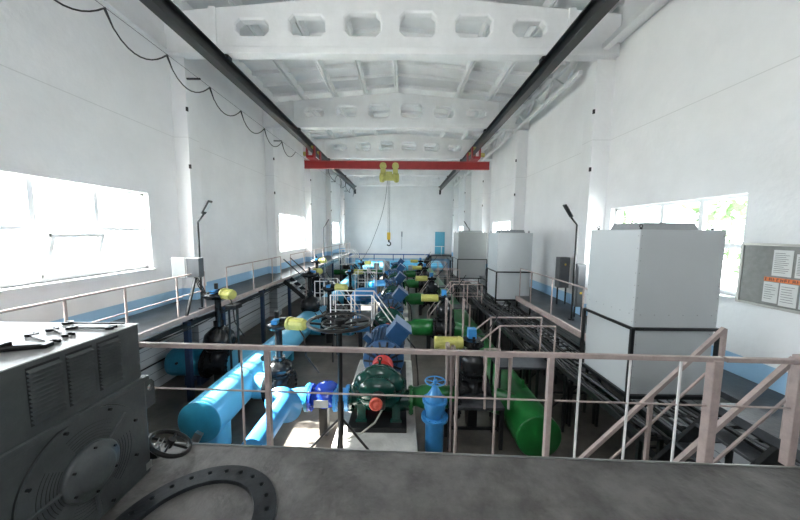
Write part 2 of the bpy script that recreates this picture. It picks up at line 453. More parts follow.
# foreground railing
t = thing('platform_railing', 'pale pinkish steel railing along the edge of the foreground platform', 'railing', (.6, yedge(.6)+.07, ZP))
def yr(x): return 2.765-.037*x
MB().bar((-2.75, yr(-2.75), 3.275), (2.92, yr(2.92), 3.275), .045, .045).build('top_rail', 'rail_pink', t, .006)
MB().bar((2.95, yr(2.95), 3.275), (4.1, yr(4.1), 3.275), .045, .045).build('top_rail', 'rail_pink', t, .006)
MB().cyl((-2.75, yr(-2.75), 2.83), (1.42, yr(1.42), 2.83), .009, n=8).build('mid_rail', 'rail_pink', t)
MB().cyl((1.46, yr(1.46), 2.83), (4.1, yr(4.1), 2.83), .009, n=8).build('mid_rail', 'rail_pink', t)
for x, w in ((-1.30, .045), (1.40, .045)):
    MB().box(x-w/2, x+w/2, yr(x)-.025, yr(x)+.025, 2.2, 3.26).build('post', 'rail_pink', t)
MB().box(2.825, 2.905, yr(2.87)-.04, yr(2.87)+.04, 2.2, 3.27).build('post', 'rail_pink', t, .006, 'thick white square post')
MB().box(3.56, 3.63, yr(3.6)-.035, yr(3.6)+.035, 2.28, 3.33).build('post', 'rail_pink', t, .005)
for x in (-1.56, .53, .90, 1.67, 2.12, 2.57):
    MB().cyl((x, yr(x), 2.2), (x, yr(x), 3.26), .011, n=8).build('baluster', 'rail_white' if x > 1.5 else 'rail_pink', t)

# staircase descending to the left from the right landing
t = thing('platform_staircase', 'black steel stairs with pale pink handrails going down left from the platform end', 'stairs', (2.6, 3.25, 0))
sl = 1.06
for y in (2.93, 3.58):
    MB().bar((3.93, y, 2.16), (3.93-2.1/sl, y, .08), .05, .2).build('stringer', 'black', t)
for k in range(8):
    z = 2.05-.25*k; x = 3.93-(2.2-z)/sl
    MB().box(x-.12, x+.12, 2.95, 3.56, z-.015, z+.015).build('tread', 'dark_walk', t)
for y, x1, z1 in ((2.95, 3.97, 3.17), (3.62, 3.97, 3.26)):
    for dz, w, nm_ in ((0, .045, 'handrail'), (-.40, .022, 'mid_rail')):
        xe = 2.1; MB().bar((x1, y, z1+dz), (xe, y, z1+dz-(x1-xe)*sl), w, w).build(nm_, 'rail_pink', t)
    for xp in (3.15, 2.3):
        zt = z1-(x1-xp)*sl; MB().box(xp-.02, xp+.02, y-.02, y+.02, max(zt-1.05, .1), zt).build('post', 'rail_pink', t)
    MB().box(x1-.02, x1+.02, y-.02, y+.02, 2.2, z1).build('post', 'rail_pink', t)

# left walkway railings
X0 = -5.41
def walk_rail(label, ys, x, zf, pm='rail_pink', mid=True, h=1.0):
    return rail_thing('walkway_railing', label, [(x, ys[0], zf+h), (x, ys[-1], zf+h)], [(x, y, zf, zf+h) for y in ys], pm,
                      [[(x, ys[0], zf+.5), (x, ys[-1], zf+.5)]] if mid else (), r=.021, mr=.014)
walk_rail('near stretch of pale railing on the left walkway, ending beside the grey switch box', [3.1, 4.7, 5.75, 7.1, 8.1], X0, ZL+.02)
walk_rail('pale railing stretch on the left walkway beyond the lamp post gap', [9.15, 10.8, 12.4, 13.3], X0, ZL+.02, mid=False)
walk_rail('far pale railing stretch on the left walkway past the dark stairs', [14.5, 16.5, 18.5, 20.5, 23, 26, 29, 31], X0, ZL+.02, mid=False)
walk_rail('pale railing along the right walkway between the near and middle cabinets', [6.3, 7.6, 9.2, 10.7, 11.7], 4.66, ZR, mid=False, h=1.15)
# dark stairs from the left walkway
t = thing('walkway_staircase', 'dark steel stairs from the left walkway down to a landing over the blue header', 'stairs', (-4.9, 13.9, 0))
for y in (13.5, 14.3):
    MB().bar((-5.36, y, 2.15), (-4.36, y, 1.3), .05, .18).build('stringer', 'black', t)
    MB().bar((-5.36, y, 3.15), (-4.36, y, 2.25), .04, .04).build('handrail', 'black', t)
    MB().cyl((-4.36, y, 0), (-4.36, y, 2.25), .022, n=8).build('post', 'rail_pink', t)
    MB().cyl((-3.4, y, 0), (-3.4, y, 1.25), .03, n=8).build('leg', 'black', t)
for k in range(4):
    MB().box(-5.25+.22*k, -5.0+.22*k, 13.5, 14.3, 1.99-.2*k, 2.02-.2*k).build('tread', 'dark_walk', t)
MB().box(-4.42, -3.36, 13.48, 14.32, 1.2, 1.25).build('landing', 'dark_walk', t)

# ------------------------------------------------------------------ crane and rails
for x, lb in ((-5.2, 'left'), (4.12, 'right')):
    mb = MB(); mb.box(x-.13, x+.13, 2.2, 33.6, 9.0, 9.03).box(x-.13, x+.13, 2.2, 33.6, 9.35, 9.38).box(x-.015, x+.015, 2.2, 33.6, 9.03, 9.35)
    t = mb.build('crane_rail', 'black', None, 0, 'black steel crane rail hung under the roof beams on the %s side' % lb, 'rail')
    for k in range(5):
        y = 9.1+6*k
        MB().box(x-.17, x+.17, y-.12, y+.12, 9.36, 9.42).box(x-.2, x-.14, y-.1, y+.1, 9.3, 9.7).box(x+.14, x+.2, y-.1, y+.1, 9.3, 9.7).build('hanger', 'black', t)
    mb = MB(); mb.bar((x, 33.3, 9.0), (x, 33.5, 8.6), .2, .1); mb.build('end_stop', 'black', t)
YC = 18.
t = thing('overhead_crane', 'red overhead travelling crane bridge spanning the hall', 'crane', (XC, YC, 8.1))
mb = MB(); mb.box(-5.75, 5.05, YC-.11, YC+.11, 8.50, 8.53).box(-5.75, 5.05, YC-.11, YC+.11, 8.09, 8.12).box(-5.75, 5.05, YC-.045, YC+.045, 8.12, 8.50)
mb.build('bridge_girder', 'cranered', t)
for x in (-5.2, 4.12):
    mb = MB().box(x-.2, x+.2, YC-.8, YC+.8, 8.53, 8.66)
    for dy in (-.6, .6): mb.box(x-.24, x-.19, YC+dy-.14, YC+dy+.14, 8.6, 9.2).box(x+.19, x+.24, YC+dy-.14, YC+dy+.14, 8.6, 9.2)
    e = mb.build('end_carriage', 'cranered', t)
    for dy in (-.6, .6):
        for sx in (-1, 1):
            MB().cyl((x+sx*.03, YC+dy, 9.13), (x+sx*.19, YC+dy, 9.13), .10, n=14).build('wheel', 'yellow', e)
    MB().cyl((x+(-.5 if x < 0 else .25), YC-.3, 8.85), (x+(-.25 if x < 0 else .55), YC-.3, 8.85), .12, n=12).build('drive_motor', 'yellow', e)
XH = -.78
t = thing('electric_hoist', 'yellow electric hoist hanging from the red crane girder', 'hoist', (XH, YC, 7.3))
for dx in (-.36, .36):
    for sy in (-1, 1):
        MB().cyl((XH+dx, YC+sy*.06, 8.24), (XH+dx, YC+sy*.2, 8.24), .2, n=16).build('trolley_wheel', 'yellow', t)
    MB().box(XH+dx-.14, XH+dx+.14, YC-.24, YC-.2, 7.75, 8.4).box(XH+dx-.14, XH+dx+.14, YC+.2, YC+.24, 7.75, 8.4).box(XH+dx-.14, XH+dx+.14, YC-.24, YC+.24, 7.75, 7.83).build('trolley_plate', 'yellow', t)
MB().cyl((XH-.5, YC, 7.62), (XH+.5, YC, 7.62), .2, n=18).build('drum', 'yellow', t)
for dx in (-.42, .42): MB().lathe([(.1, -.16), (.25, -.13), (.29, 0), (.25, .13), (.1, .16)], (XH+dx, YC, 7.6), (1, 0, 0), 18).build('drum_cover', 'yellow', t)
MB().box(XH-.18, XH+.18, YC-.3, YC-.18, 7.4, 7.9).build('control_case', 'yellow', t, .02)
t = thing('crane_hook', 'yellow hook block hanging on its wire rope above the pumps', 'hook', (XH-.02, YC, 3.6))
MB().cyl((XH-.06, YC, 4.3), (XH-.06, YC, 7.5), .012, n=6).cyl((XH+.03, YC, 4.3), (XH+.03, YC, 7.5), .012, n=6).build('wire_rope', 'cable', t)
MB().box(XH-.12, XH+.09, YC-.07, YC+.07, 3.95, 4.4).build('block', 'hookyellow', t, .04)
MB().box(XH-.06, XH+.04, YC-.04, YC+.04, 3.82, 3.96).path([(XH-.01+.11*cos(a), YC, 3.72+.11*sin(a)) for a in [PI/2-.1-i*.35 for i in range(13)]], .035, 8).build('hook', 'black', t)
mb = MB().path([(XH-.1+(-1.9-XH+.1)*u-0.25*sin(PI*u)*-1, YC-.1, 7.45-3.9*u**1.15) for u in [i/16 for i in range(17)]], .012, 5)
mb.path([(-1.9, YC-.1, 3.55), (-2.9, YC+2, 3.3-1.2)], .012, 5)
mb.build('pendant_cable', 'cable', None, 0, 'thin black control cable drooping from the yellow hoist to the left', 'cable')
# festoon cable and catenary wire on the left
ysup = [3.4, 4.85, 6.4, 8.0, 9.7, 11.5, 13.4, 15.3, 17.2]
t = thing('festoon_cable', 'black cable hanging in loops from a thin wire along the upper left wall', 'cable', (-6.0, 9, 8.4))
pts = []
for a, b in zip(ysup[:-1], ysup[1:]):
    for i in range(10):
        u = i/10; pts.append((-6.0, a+(b-a)*u, 8.82-.50*4*(u**.8)*(1-u**.8)))
pts.append((-6.0, ysup[-1], 8.82))
MB().path(pts, .016, 6).build('cable_loops', 'cable', t)
MB().cyl((-6.0, 2.2, 8.84), (-6.0, 33, 8.84), .006, n=5).build('wire', 'cable_grey', t)
mb = MB()
for k in range(5): mb.box(-6.38, -5.97, 9.2+6*k, 9.25+6*k, 8.82, 8.86)
mb.build('wire_bracket', 'black', t)
t = None
pts = []
for i in range(0, 34):
    u = i/33; y = 19+10*u; pts.append((-4.6-.1*sin(i), y, 8.5-.75*abs(sin(u*PI*3.5))))
MB().path(pts, .018, 6).build('trailing_cable', 'cable', None, 0, 'black cable looping beyond the crane below the left crane rail', 'cable')
for i, y in enumerate((19.1, 21.8, 24.7, 27.6)): pass

# wall truss at upper right
t = thing('wall_truss', 'white steel lattice girder high along the right wall', 'truss', (5.35, 20, 9.2))
for z in (9.32, 9.95):
    for y0_, y1_ in ((9.7, 15.05), (15.7, 21.05), (21.7, 27.05), (27.7, 33)):
        MB().box(5.36, 5.48, y0_, y1_, z-.06, z+.06).build('chord', 'white', t)
k = 0; y = 9.8
while y < 32.5:
    z0_, z1_ = (9.32, 9.95) if k % 2 else (9.95, 9.32)
    MB().bar((5.42, y, z0_), (5.42, y+.8, z1_), .08, .08).build('diagonal', 'white', t)
    y += .8; k += 1
struct(MB().box(5.55, 5.75, 1, 9.05, 9.55, 9.7).box(5.85, 6.1, 1, 9.05, 9.75, 10.0), 'trim_6', 'white', 'white ledge beam high on the near right wall', 'ledge')
struct(MB().box(XL, XL+.1, 1, 9.1, 9.5, 9.9), 'trim_7', 'white', 'white ledge beam high on the near left wall', 'ledge')

# ------------------------------------------------------------------ pipes
def pipe(name, label, pts, r, m, flanges=(), caps=(), group=None, fm=None, fr=1.32, nb=14):
    t = thing(name, label, 'pipe', (pts[0][0], pts[0][1], max(0, pts[0][2]-r)), group)
    MB().path(pts, r, 32).build('tube', m, t)
    for c, ax in flanges: MB().flange(c, ax, r*fr, .07, nb).build('flange', fm or m, t)
    return t
def arc(c, a0, a1, R, plane, n=10):
    out = []
    for i in range(n+1):
        a = a0+(a1-a0)*i/n; p, q = R*cos(a), R*sin(a)
        out.append({'xy': (c[0]+p, c[1]+q, c[2]), 'xz': (c[0]+p, c[1], c[2]+q), 'yz': (c[0], c[1]+p, c[2]+q)}[plane])
    return out
# blue header, left
t = thing('suction_header', 'big light blue header pipe running back from its capped end on the left', 'pipe', (-4.0, 6, 0))
MB().path([(-3.9, 5.5, .69), (-3.9, 30, .69)], .42, 40).build('tube', 'ltblue', t)
MB().lathe([(.42, 0), (.425, -.015), (.41, -.03), (.0, -.035)][::-1], (-3.9, 5.5, .69), (0, 1, 0), 40).build('end_cap', 'teal', t, 0, 'flat blue blanking plate')
for y in (9.9, 14, 18, 22, 26):
    MB().box(-4.1, -3.7, y-.1, y+.1, 0, .35).build('saddle', 'teal', t)
MB().cyl((-3.75, 5.8, 0), (-3.75, 5.8, .5), .24, n=20).build('leg', 'ltblue', t)
for y in (6.9, 8.2): MB().torus((-3.9, y, .69), (0, 1, 0), .422, .008, 40, 6).build('weld_seam', 'ltblue', t)
MB().obox((-3.92, 5.44, .43), (.14, .1, .2), Matrix.Rotation(.5, 3, 'Y')).build('clamp', 'steel', t)
MB().cyl((-3.52, 7.0, .64), (-3.28, 7.0, .64), .3, n=28).build('branch', 'ltblue', t)
t2 = thing('pressure_gauge', 'small dial gauge on a short pipe above the blue header branch', 'gauge', (-3.42, 7.1, .9))
MB().cyl((-3.42, 7.2, .93), (-3.42, 7.2, 1.2), .02, n=8).build('stem', 'ltblue', t2)
MB().cyl((-3.42, 7.24, 1.26), (-3.42, 7.16, 1.26), .07, n=16).build('dial', 'black', t2)
# left branch toward wall
t = pipe('branch_pipe', 'dark cyan capped pipe stub behind the left walkway posts', [(-6.5, 8.35, .64), (-5.56, 8.35, .64)], .40, 'teal', fr=1.1)
MB().lathe([(.40, 0), (.37, -.08), (.2, -.13), (0, -.14)][::-1], (-6.5, 8.35, .64), (1, 0, 0), 32).build('domed_cap', 'teal', t)
for x in (-6.1, -5.75): MB().box(x-.05, x+.05, 8.15, 8.55, 0, .3).build('support', 'darkblue', t)
for x in (-6.2, -5.8): MB().cyl((x, 7.97, .74), (x, 7.93, .74), .035, n=10).build('plug', 'black', t)
t = pipe('branch_pipe', 'light blue pipe joining the black left valve to the blue header', [(-4.9, 8.35, .64), (-4.3, 8.35, .63), (-4.1, 8.35, .66)], .34, 'ltblue', [((-4.88, 8.35, .64), (1, 0, 0))], fm='blackiron')
# small light blue pipe and elbow into check valve
pts = [(-2.43, 4.6, .82), (-2.43, 5.9, .82)]+arc((-2.13, 5.9, .82), PI, PI/2, .3, 'xy')+[(-2.0, 6.2, .82)]
t = thing('elbow_pipe', 'sky blue pipe coming from under the platform and bending toward the deep blue check valve', 'pipe', (-2.43, 5.2, 0))
MB().path(pts, .2, 28).build('tube', 'midblue', t)
MB().flange((-2.0, 6.2, .82), (1, 0, 0), .29, .06, 12).build('flange', 'teal', t)
MB().box(-2.5, -2.36, 5.0, 5.14, 0, .64).build('support', 'black', t)
# check valve
t = thing('check_valve', 'glossy deep blue check valve with flanges left of the nearest pump', 'valve', (-1.66, 6.2, .6))
MB().lathe([(.17, -.26), (.19, -.15), (.23, .02), (.2, .15), (.17, .26)], (-1.66, 6.2, .82), (1, 0, 0), 24).build('body', 'deepblue', t)
MB().flange((-1.93, 6.2, .82), (1, 0, 0), .28, .06, 12).build('flange', 'deepblue', t)
MB().flange((-1.39, 6.2, .82), (1, 0, 0), .28, .06, 12).build('flange', 'midblue', t)
MB().cyl((-1.60, 6.2, .90), (-1.60, 6.2, 1.04), .17, .19, n=20).lathe([(.24, 0), (.24, .05), (.17, .09), (.0, .12)], (-1.60, 6.2, 1.04), (0, 0, 1), 20).build('bonnet', 'deepblue', t)
for a in range(8): pass
MB().obox((-1.67, 5.98, .80), (.3, .02, .16)).build('nameplate', 'cabgrey', t)
MB().box(-1.75, -1.57, 6.11, 6.29, 0, .60).build('support', 'black', t)
t = pipe('spool_pipe', 'short pale blue spool between check valve and nearest pump', [(-1.36, 6.2, .82), (-1.08, 6.2, .82)], .2, 'midblue', [((-1.14, 6.2, .82), (1, 0, 0))], fr=1.35)

# blue gate valve with handwheel and vertical pipe
def handwheel(parent, c, R, m, spokes=5, rr=.014):
    c = Vector(c); w = MB().torus(c, (0, 0, 1), R, rr, 32, 8).build('handwheel', m, parent)
    mb = MB()
    for i in range(spokes):
        a = 2*PI*i/spokes+.3; mb.cyl(c+Vector((0, 0, -.02)), c+Vector((cos(a)*R, sin(a)*R, 0)), rr*.9, n=6)
    mb.cyl(c-Vector((0, 0, .05)), c+Vector((0, 0, .03)), R*.2, n=12); mb.build('spokes', m, w)
t = thing('gate_valve', 'blue gate valve with a small blue handwheel right of the nearest pump', 'valve', (.69, 5.75, 0.65))
MB().lathe([(.17, -.3), (.17, -.2), (.21, -.08), (.21, .08), (.15, .2), (.1, .28), (.05, .38)], (.69, 5.75, 0.97), (0, 0, 1), 24).build('body', 'midblue', t)
MB().flange((.69, 5.75, 1.05), (0, 0, 1), .25, .05, 12).build('flange', 'midblue', t)
MB().flange((.69, 5.75, 0.70), (0, 0, 1), .27, .06, 12).build('flange', 'midblue', t)
MB().cyl((.69, 5.75, 1.25), (.69, 5.75, 1.47), .025, n=10).build('stem', 'midblue', t)
handwheel(t, (.69, 5.75, 1.45), .2, 'midblue', 5)
pipe('drop_pipe', 'bright blue vertical pipe below the blue handwheel valve', [(.69, 5.75, .68), (.69, 5.75, 0)], .185, 'midblue')

# green header right
t = thing('discharge_header', 'big green header pipe running back from its capped end on the right', 'pipe', (2.66, 6, 0))
MB().path([(2.69, 5.5, .47), (2.69, 30, .47)], .44, 40).build('tube', 'green', t)
MB().lathe([(.0, -.03), (.41, -.03), (.435, -.01), (.44, 0)], (2.69, 5.5, .47), (0, 1, 0), 40).build('end_cap', 'green', t)
for y in (7, 11, 15, 19, 23, 27): MB().box(2.5, 2.88, y-.1, y+.1, 0, .15).build('saddle', 'black', t)
for y in (6.5, 7.4): MB().cyl((2.76, y, .93), (2.76, y, 1.12), .03, n=8).build('tapping', 'green', t)

# ------------------------------------------------------------------ pump sets
PX = -.45
def plinth(y0, y1, lab): struct(MB().box(-1.3, .33, y0, y1, 0, .37), 'plinth', 'plinth', lab, 'plinth', .02)
def make_pump(y):
    t = thing('pump', 'dark green split case pump with coral shaft end cap, nearest to the platform', 'pump', (PX, y, .45), 'split case pumps down the middle row')
    # lower casing with nozzles along X
    mb = MB().sph((PX, y, 1.0), (.52, .40, .33), 28, 14)
    mb.cyl((PX, y, .87), (.22, y, .87), .25, .21, 24).cyl((PX, y, .9), (PX-.6, y, .9), .25, .19, 24)
    mb.build('lower_casing', 'darkgreen', t)
    MB().flange((.22, y, .87), (1, 0, 0), .30, .06, 14).build('outlet_flange', 'green', t)
    MB().flange((PX-.6, y, .9), (1, 0, 0), .27, .06, 12).build('inlet_flange', 'darkgreen', t)
    # split flange
    MB().prism([(PX-.5, y-.38), (PX+.5, y-.38), (PX+.58, y-.2), (PX+.58, y+.2), (PX+.5, y+.38), (PX-.5, y+.38), (PX-.58, y+.2), (PX-.58, y-.2)], XY, 1.14, 1.21).build('split_flange', 'darkgreen', t, .01)
    mb = MB()
    for i in range(9):
        for sy in (-.34, .34): mb.cyl((PX-.44+.11*i, y+sy, 1.2), (PX-.44+.11*i, y+sy, 1.25), .022, n=6)
    mb.build('bolts', 'black', t)
    # upper casing: tall central volute with two suction lobes
    mb = MB(); mb.lathe([(.05, -.2), (.34, -.18), (.47, -.09), (.5, 0), (.47, .09), (.34, .18), (.05, .2)], (PX, y, 1.17), (0, 1, 0), 36)
    for sy in (-1, 1): mb.sph((PX-.05, y+sy*.22, 1.2), (.42, .2, .28), 24, 12)
    mb.sph((PX-.28, y-.08, 1.28), (.26, .2, .26), 20, 10).sph((PX+.3, y-.05, 1.25), (.24, .22, .28), 20, 10)
    mb.build('upper_casing', 'darkgreen', t)
    MB().torus((PX, y-.06, 1.17), (0, 1, 0), .49, .03, 40, 8).build('casing_rib', 'darkgreen', t)
    MB().cyl((PX, y, 1.64), (PX, y, 1.75), .03, n=8).torus((PX, y, 1.78), (0, 1, 0), .04, .012, 16, 6).build('lifting_eye', 'darkgreen', t)
    # bearings and shaft ends
    for sy in (-1, 1):
        b = MB().cyl((PX, y+sy*.36, 1.14), (PX, y+sy*.62, 1.14), .15, .13, 20).box(PX-.14, PX+.14, y+sy*.5-.07, y+sy*.5+.07, .98, 1.14).build('bearing_housing', 'black', t)
    MB().lathe([(.13, 0), (.13, -.05), (.09, -.07), (.09, -.05), (.05, -.05), (.045, -.1), (0, -.1)][::-1], (PX-.03, y-.61, 1.14), (0, 1, 0), 20).build('shaft_cap', 'coral', t, 0, 'coral red end cap')
    mb = MB()
    for i in range(6):
        a = 2*PI*i/6; mb.cyl((PX-.03+.105*cos(a), y-.66, 1.14+.105*sin(a)), (PX-.03+.105*cos(a), y-.69, 1.14+.105*sin(a)), .014, n=6)
    mb.build('cap_bolts', 'red', t)
    for sx in (-1, 1):
        MB().box(PX+sx*.36-.09, PX+sx*.36+.09, y-.3, y+.3, .55, .95).box(PX+sx*.36-.12, PX+sx*.36+.12, y-.33, y-.28, .55, .62).build('foot', 'darkgreen', t, .01)
    MB().box(PX-.62, PX+.58, y-.5, y+.5, .45, .56).build('base_frame', 'black', t, .01)
    # coupling guard
    mb = MB(); n = 14; y0, y1, r = y+.64, y+.98, .26
    mb.cyl((PX, y0, 1.2), (PX, y1, 1.2), r, n=28).box(PX-r, PX+r, y0, y1, .56, 1.2)
    mb.build('coupling_guard', 'red', t, 0, 'red rounded guard over the coupling')
    MB().path([(PX+.1, y-.35, .9), (PX-.05, y-.62, .75), (PX-.3, y-.72, .6), (PX-.62, y-.75, .48)], .018, 8).build('drain_hose', 'hose', t, 0, 'pale hose')
    return t
def make_motor(y):
    t = thing('pump_motor', 'blue electric motor with tilted terminal box behind the nearest pump', 'motor', (PX, y, .45), 'blue motors driving the split case pumps')
    zc = 1.2
    mb = MB().cyl((PX, y-.6, zc), (PX, y+.6, zc), .46, n=40)
    for i in range(28):
        a = 2*PI*i/28; c = Vector((PX+.49*cos(a), y, zc+.49*sin(a)))
        mb.obox(c, (.09, 1.1, .014), Matrix.Rotation(-a, 3, 'Y'))
    mb.build('finned_body', 'motorblue', t)
    for s_, yy in ((-1, y-.62), (1, y+.62)):
        MB().lathe([(.52, 0), (.53, .06), (.5, .1), (.3, .14), (.14, .2), (0, .2)] if s_ > 0 else [(0, -.2), (.14, -.2), (.3, -.14), (.5, -.1), (.53, -.06), (.52, 0)], (PX, yy, zc), (0, 1, 0), 36).build('end_shield', 'motorblue', t)
    mb = MB()
    for i in range(14):
        a = 2*PI*i/14; mb.bar((PX+.12*cos(a), y-.82, zc+.12*sin(a)), (PX+.5*cos(a), y-.72, zc+.5*sin(a)), .03, .05)
    mb.torus((PX, y-.74, zc), (0, 1, 0), .36, .015, 32, 6)
    mb.build('shield_ribs', 'black', t)
    mb = MB()
    for i in range(5): mb.torus((PX, y+.8+.0*i, zc), (0, 1, 0), .2+.06*i, .01, 28, 6)
    mb.build('fan_grille', 'black', t)
    R_ = Matrix.Rotation(math.radians(38), 3, 'Y')
    b = MB().obox((PX+.36, y-.25, zc+.62), (.46, .62, .46), R_).build('terminal_box', 'motorblue', t, .02)
    MB().obox(Vector((PX+.36, y-.25, zc+.62))+R_ @ Vector((0, 0, .25)), (.52, .68, .05), R_).build('terminal_lid', 'motorblue', b, .01)
    MB().obox((PX-.45, y-.2, zc+.42), (.16, .3, .22), Matrix.Rotation(math.radians(-45), 3, 'Y')).build('side_box', 'motorblue', t, .01)
    for sx in (-1, 1): MB().box(PX+sx*.36-.1, PX+sx*.36+.1, y-.55, y+.55, .5, .95).build('foot', 'motorblue', t)
    MB().box(PX-.6, PX+.6, y-.75, y+.75, .45, .53).build('base_frame', 'black', t)
    MB().path([(PX+.62, y-.2, zc+.4), (PX+.85, y-.15, zc+.1), (PX+.92, y-.1, .6), (PX+.95, y, .05)], .022, 8).build('power_cable', 'cable', t)
    return t
Y0, DY = 6.2, 4.8
PZ = .37
pump = make_pump(Y0); motor = make_motor(Y0+1.95)
pump.location.z = PZ; motor.location.z = PZ
ordn = ['nearest', 'second', 'third', 'fourth', 'fifth']
for k in range(5):
    y = Y0+DY*k
    plinth(y-1.05, y+3.0, 'pale concrete plinth under the %s pump set' % ordn[k])
    if k:
        dup(pump, (PX, y, PZ), 'dark green split case pump in the middle row, %s from the platform' % ordn[k])
        dup(motor, (PX, y+1.95, PZ), 'blue electric motor in the middle row, %s from the platform' % ordn[k])

# discharge branches and motorised valves
def make_valve(y):
    """motor-driven gate valve: pipe axis along X at origin height"""
    x, z = 1.62, .85
    t = thing('motorised_valve', 'black gate valve with yellow actuator motor and blue box right of the nearest pump', 'valve', (x, y, 0), 'motorised black valves')
    MB().cyl((x-.28, y, z), (x+.28, y, z), .27, n=24).sph((x, y, z), (.25, .3, .34), 20, 12).build('body', 'blackiron', t)
    for sx in (-1, 1): MB().flange((x+sx*.3, y, z), (1, 0, 0), .36, .06, 16).build('flange', 'blackiron', t)
    MB().flange((x, y, z+.35), (0, 0, 1), .30, .06, 18).build('bonnet_flange', 'blackiron', t)
    MB().lathe([(.27, 0), (.31, .1), (.31, .3), (.27, .45), (.15, .57), (.07, .62)], (x, y, z+.38), (0, 0, 1), 24).build('bonnet', 'blackiron', t)
    MB().cyl((x, y, z+.9), (x, y, z+1.25), .06, n=12).box(x-.14, x-.1, y-.03, y+.03, z+.75, z+1.1).box(x+.1, x+.14, y-.03, y+.03, z+.75, z+1.1).build('yoke', 'black', t)
    MB().cyl((x, y, z+1.05), (x, y, z+1.18), .24, n=22).build('gearbox', 'blackiron', t, .01)
    c = z+1.13
    m_ = MB().cyl((x-.84, y-.1, c), (x-.26, y-.1, c), .125, n=20).cyl((x-.88, y-.1, c), (x-.80, y-.1, c), .14, n=20).cyl((x-.36, y-.1, c), (x-.30, y-.1, c), .145, n=20)
    for i in range(12):
        a = 2*PI*i/12; m_.obox((x-.58, y-.1+.13*cos(a), c+.13*sin(a)), (.4, .012, .03), Matrix.Rotation(a, 3, 'X'))
    mo = m_.build('actuator_motor', 'yellow', t, 0, 'pale yellow finned motor')
    MB().box(x-.66, x-.5, y-.27, y-.21, c-.05, c+.05).build('motor_terminal_box', 'yellow', mo, .01)
    MB().box(x-.12, x+.06, y-.05, y+.13, z+1.2, z+1.42).build('control_box', 'midblue', t, .01, 'small blue box')
    MB().path([(x+.05, y, z+1.3), (x+.3, y+.1, z+1.25), (x+.55, y+.3, z+1.5), (x+.9, y+.6, z+1.9)], .014, 6).build('control_cable', 'cable', t)
    MB().box(x-.1, x+.1, y-.15, y+.15, 0, z-.25).build('support', 'black', t)
    return t
valve = make_valve(Y0+.35)
for k in range(5):
    y = Y0+DY*k
    yy = y if k else y
    t = thing('discharge_pipe', 'green flanged discharge pipe leaving the %s pump to the right' % ordn[k], 'pipe', (.9, y, 0), 'green discharge branches')
    MB().lathe([(.20, 0), (.2, .1), (.31, .2), (.31, .95)] if k else [(.20, 0), (.2, .1), (.24, .2), (.24, .42), (.24, .95)], (.26, y, .87), (1, 0, 0), 28).build('tube', 'green', t)
    MB().flange((1.2, y, .82), (1, 0, 0), .38, .06, 16).build('flange', 'blackiron', t)
    t3 = thing('header_branch', 'green branch joining the %s black valve to the green header' % ordn[k], 'pipe', (2.2, y+.1, 0), 'green header branches')
    MB().cyl((1.95, y+.1, .80), (2.45, y+.1, .62), .27, n=24).build('tube', 'green', t3)
    MB().box(.95, 1.1, y-.08, y+.08, 0, .6).build('support', 'black', t)
    if k: dup(valve, (1.62, y+(.1 if k else .35), 0), 'black gate valve with yellow actuator motor, %s in the right row' % ordn[k])

# left row valves: taller stems
def make_tall_valve(x, y, z, zs, lab, mdir, scale=1., mlen=.5, g=1., dm=1.):
    t = thing('tall_motorised_valve', lab, 'valve', (x, y, 0), 'tall stem valves on the left')
    s_ = scale
    MB().cyl((x-.3*s_, y, z), (x+.3*s_, y, z), .36*s_, n=28).sph((x, y, z+.1), (.3*s_, .36*s_, .36*s_)).build('body', 'blackiron', t)
    for sx in (-1, 1): MB().flange((x+sx*.32*s_, y, z), (1, 0, 0), .46*s_, .07, 18).build('flange', 'blackiron', t)
    MB().flange((x, y, z+.42*s_), (0, 0, 1), .37*s_, .06, 20).build('bonnet_flange', 'blackiron', t)
    zb = z+.45*s_
    MB().lathe([(.38*s_, 0), (.42*s_, .1*s_*dm), (.37*s_, .22*s_*dm), (.2*s_, .32*s_*dm), (.09, .37*s_*dm)], (x, y, zb), (0, 0, 1), 28).build('bonnet', 'blackiron', t)
    MB().cyl((x, y, zb+.3*s_), (x, y, zs-.1), .085, n=16).cyl((x, y, zb+.36*s_*dm), (x, y, zb+.44*s_*dm), .14, n=16).build('yoke', 'blackiron', t)
    MB().lathe([(.1, -.14), (.3*g, -.1), (.38*g, -.02), (.38*g, .05), (.12, .09), (.12, .14)], (x, y, zs), (0, 0, 1), 26).build('gearbox', 'blackiron', t)
    MB().cyl((x-.03, y, zs+.1), (x-.03, y, zs+.32), .05, n=12).box(x+.08, x+.2, y-.1, y, zs+.05, zs+.18).build('stem_cover', 'black', t)
    d = Vector((mdir[0], mdir[1], 0)).normalized(); c = Vector((x, y, zs+.06))
    m_ = MB().cyl(c+d*.34, c+d*(.34+mlen), .13, n=20).cyl(c+d*.3, c+d*.36, .16, n=20).cyl(c+d*(.3+mlen), c+d*(.37+mlen), .11, n=20)
    side = Vector((-d.y, d.x, 0))
    for i in range(10):
        a = 2*PI*i/10; p = c+d*(.34+mlen/2)+(side*cos(a)+Vector((0, 0, 1))*sin(a))*.135
        m_.bar(p-d*mlen*.4, p+d*mlen*.4, .014, .02)
    m_.build('actuator_motor', 'yellow', t, 0, 'pale yellow finned motor')
    MB().box(x-.07, x+.07, y-.25, y-.02, zs+.06, zs+.16).build('limit_switch', 'midblue', t, .01)
    MB().path([c+d*.5, c+d*.75+Vector((0, -.1, -.25)), c+d*.8+Vector((0, -.1, -.7)), c+d*1.1+Vector((0, 0, -1.1))], .016, 6).build('power_cable', 'cable', t)
    MB().box(x-.12, x+.12, y-.15, y+.15, 0, z-.3*s_).build('support', 'black', t)
    return t
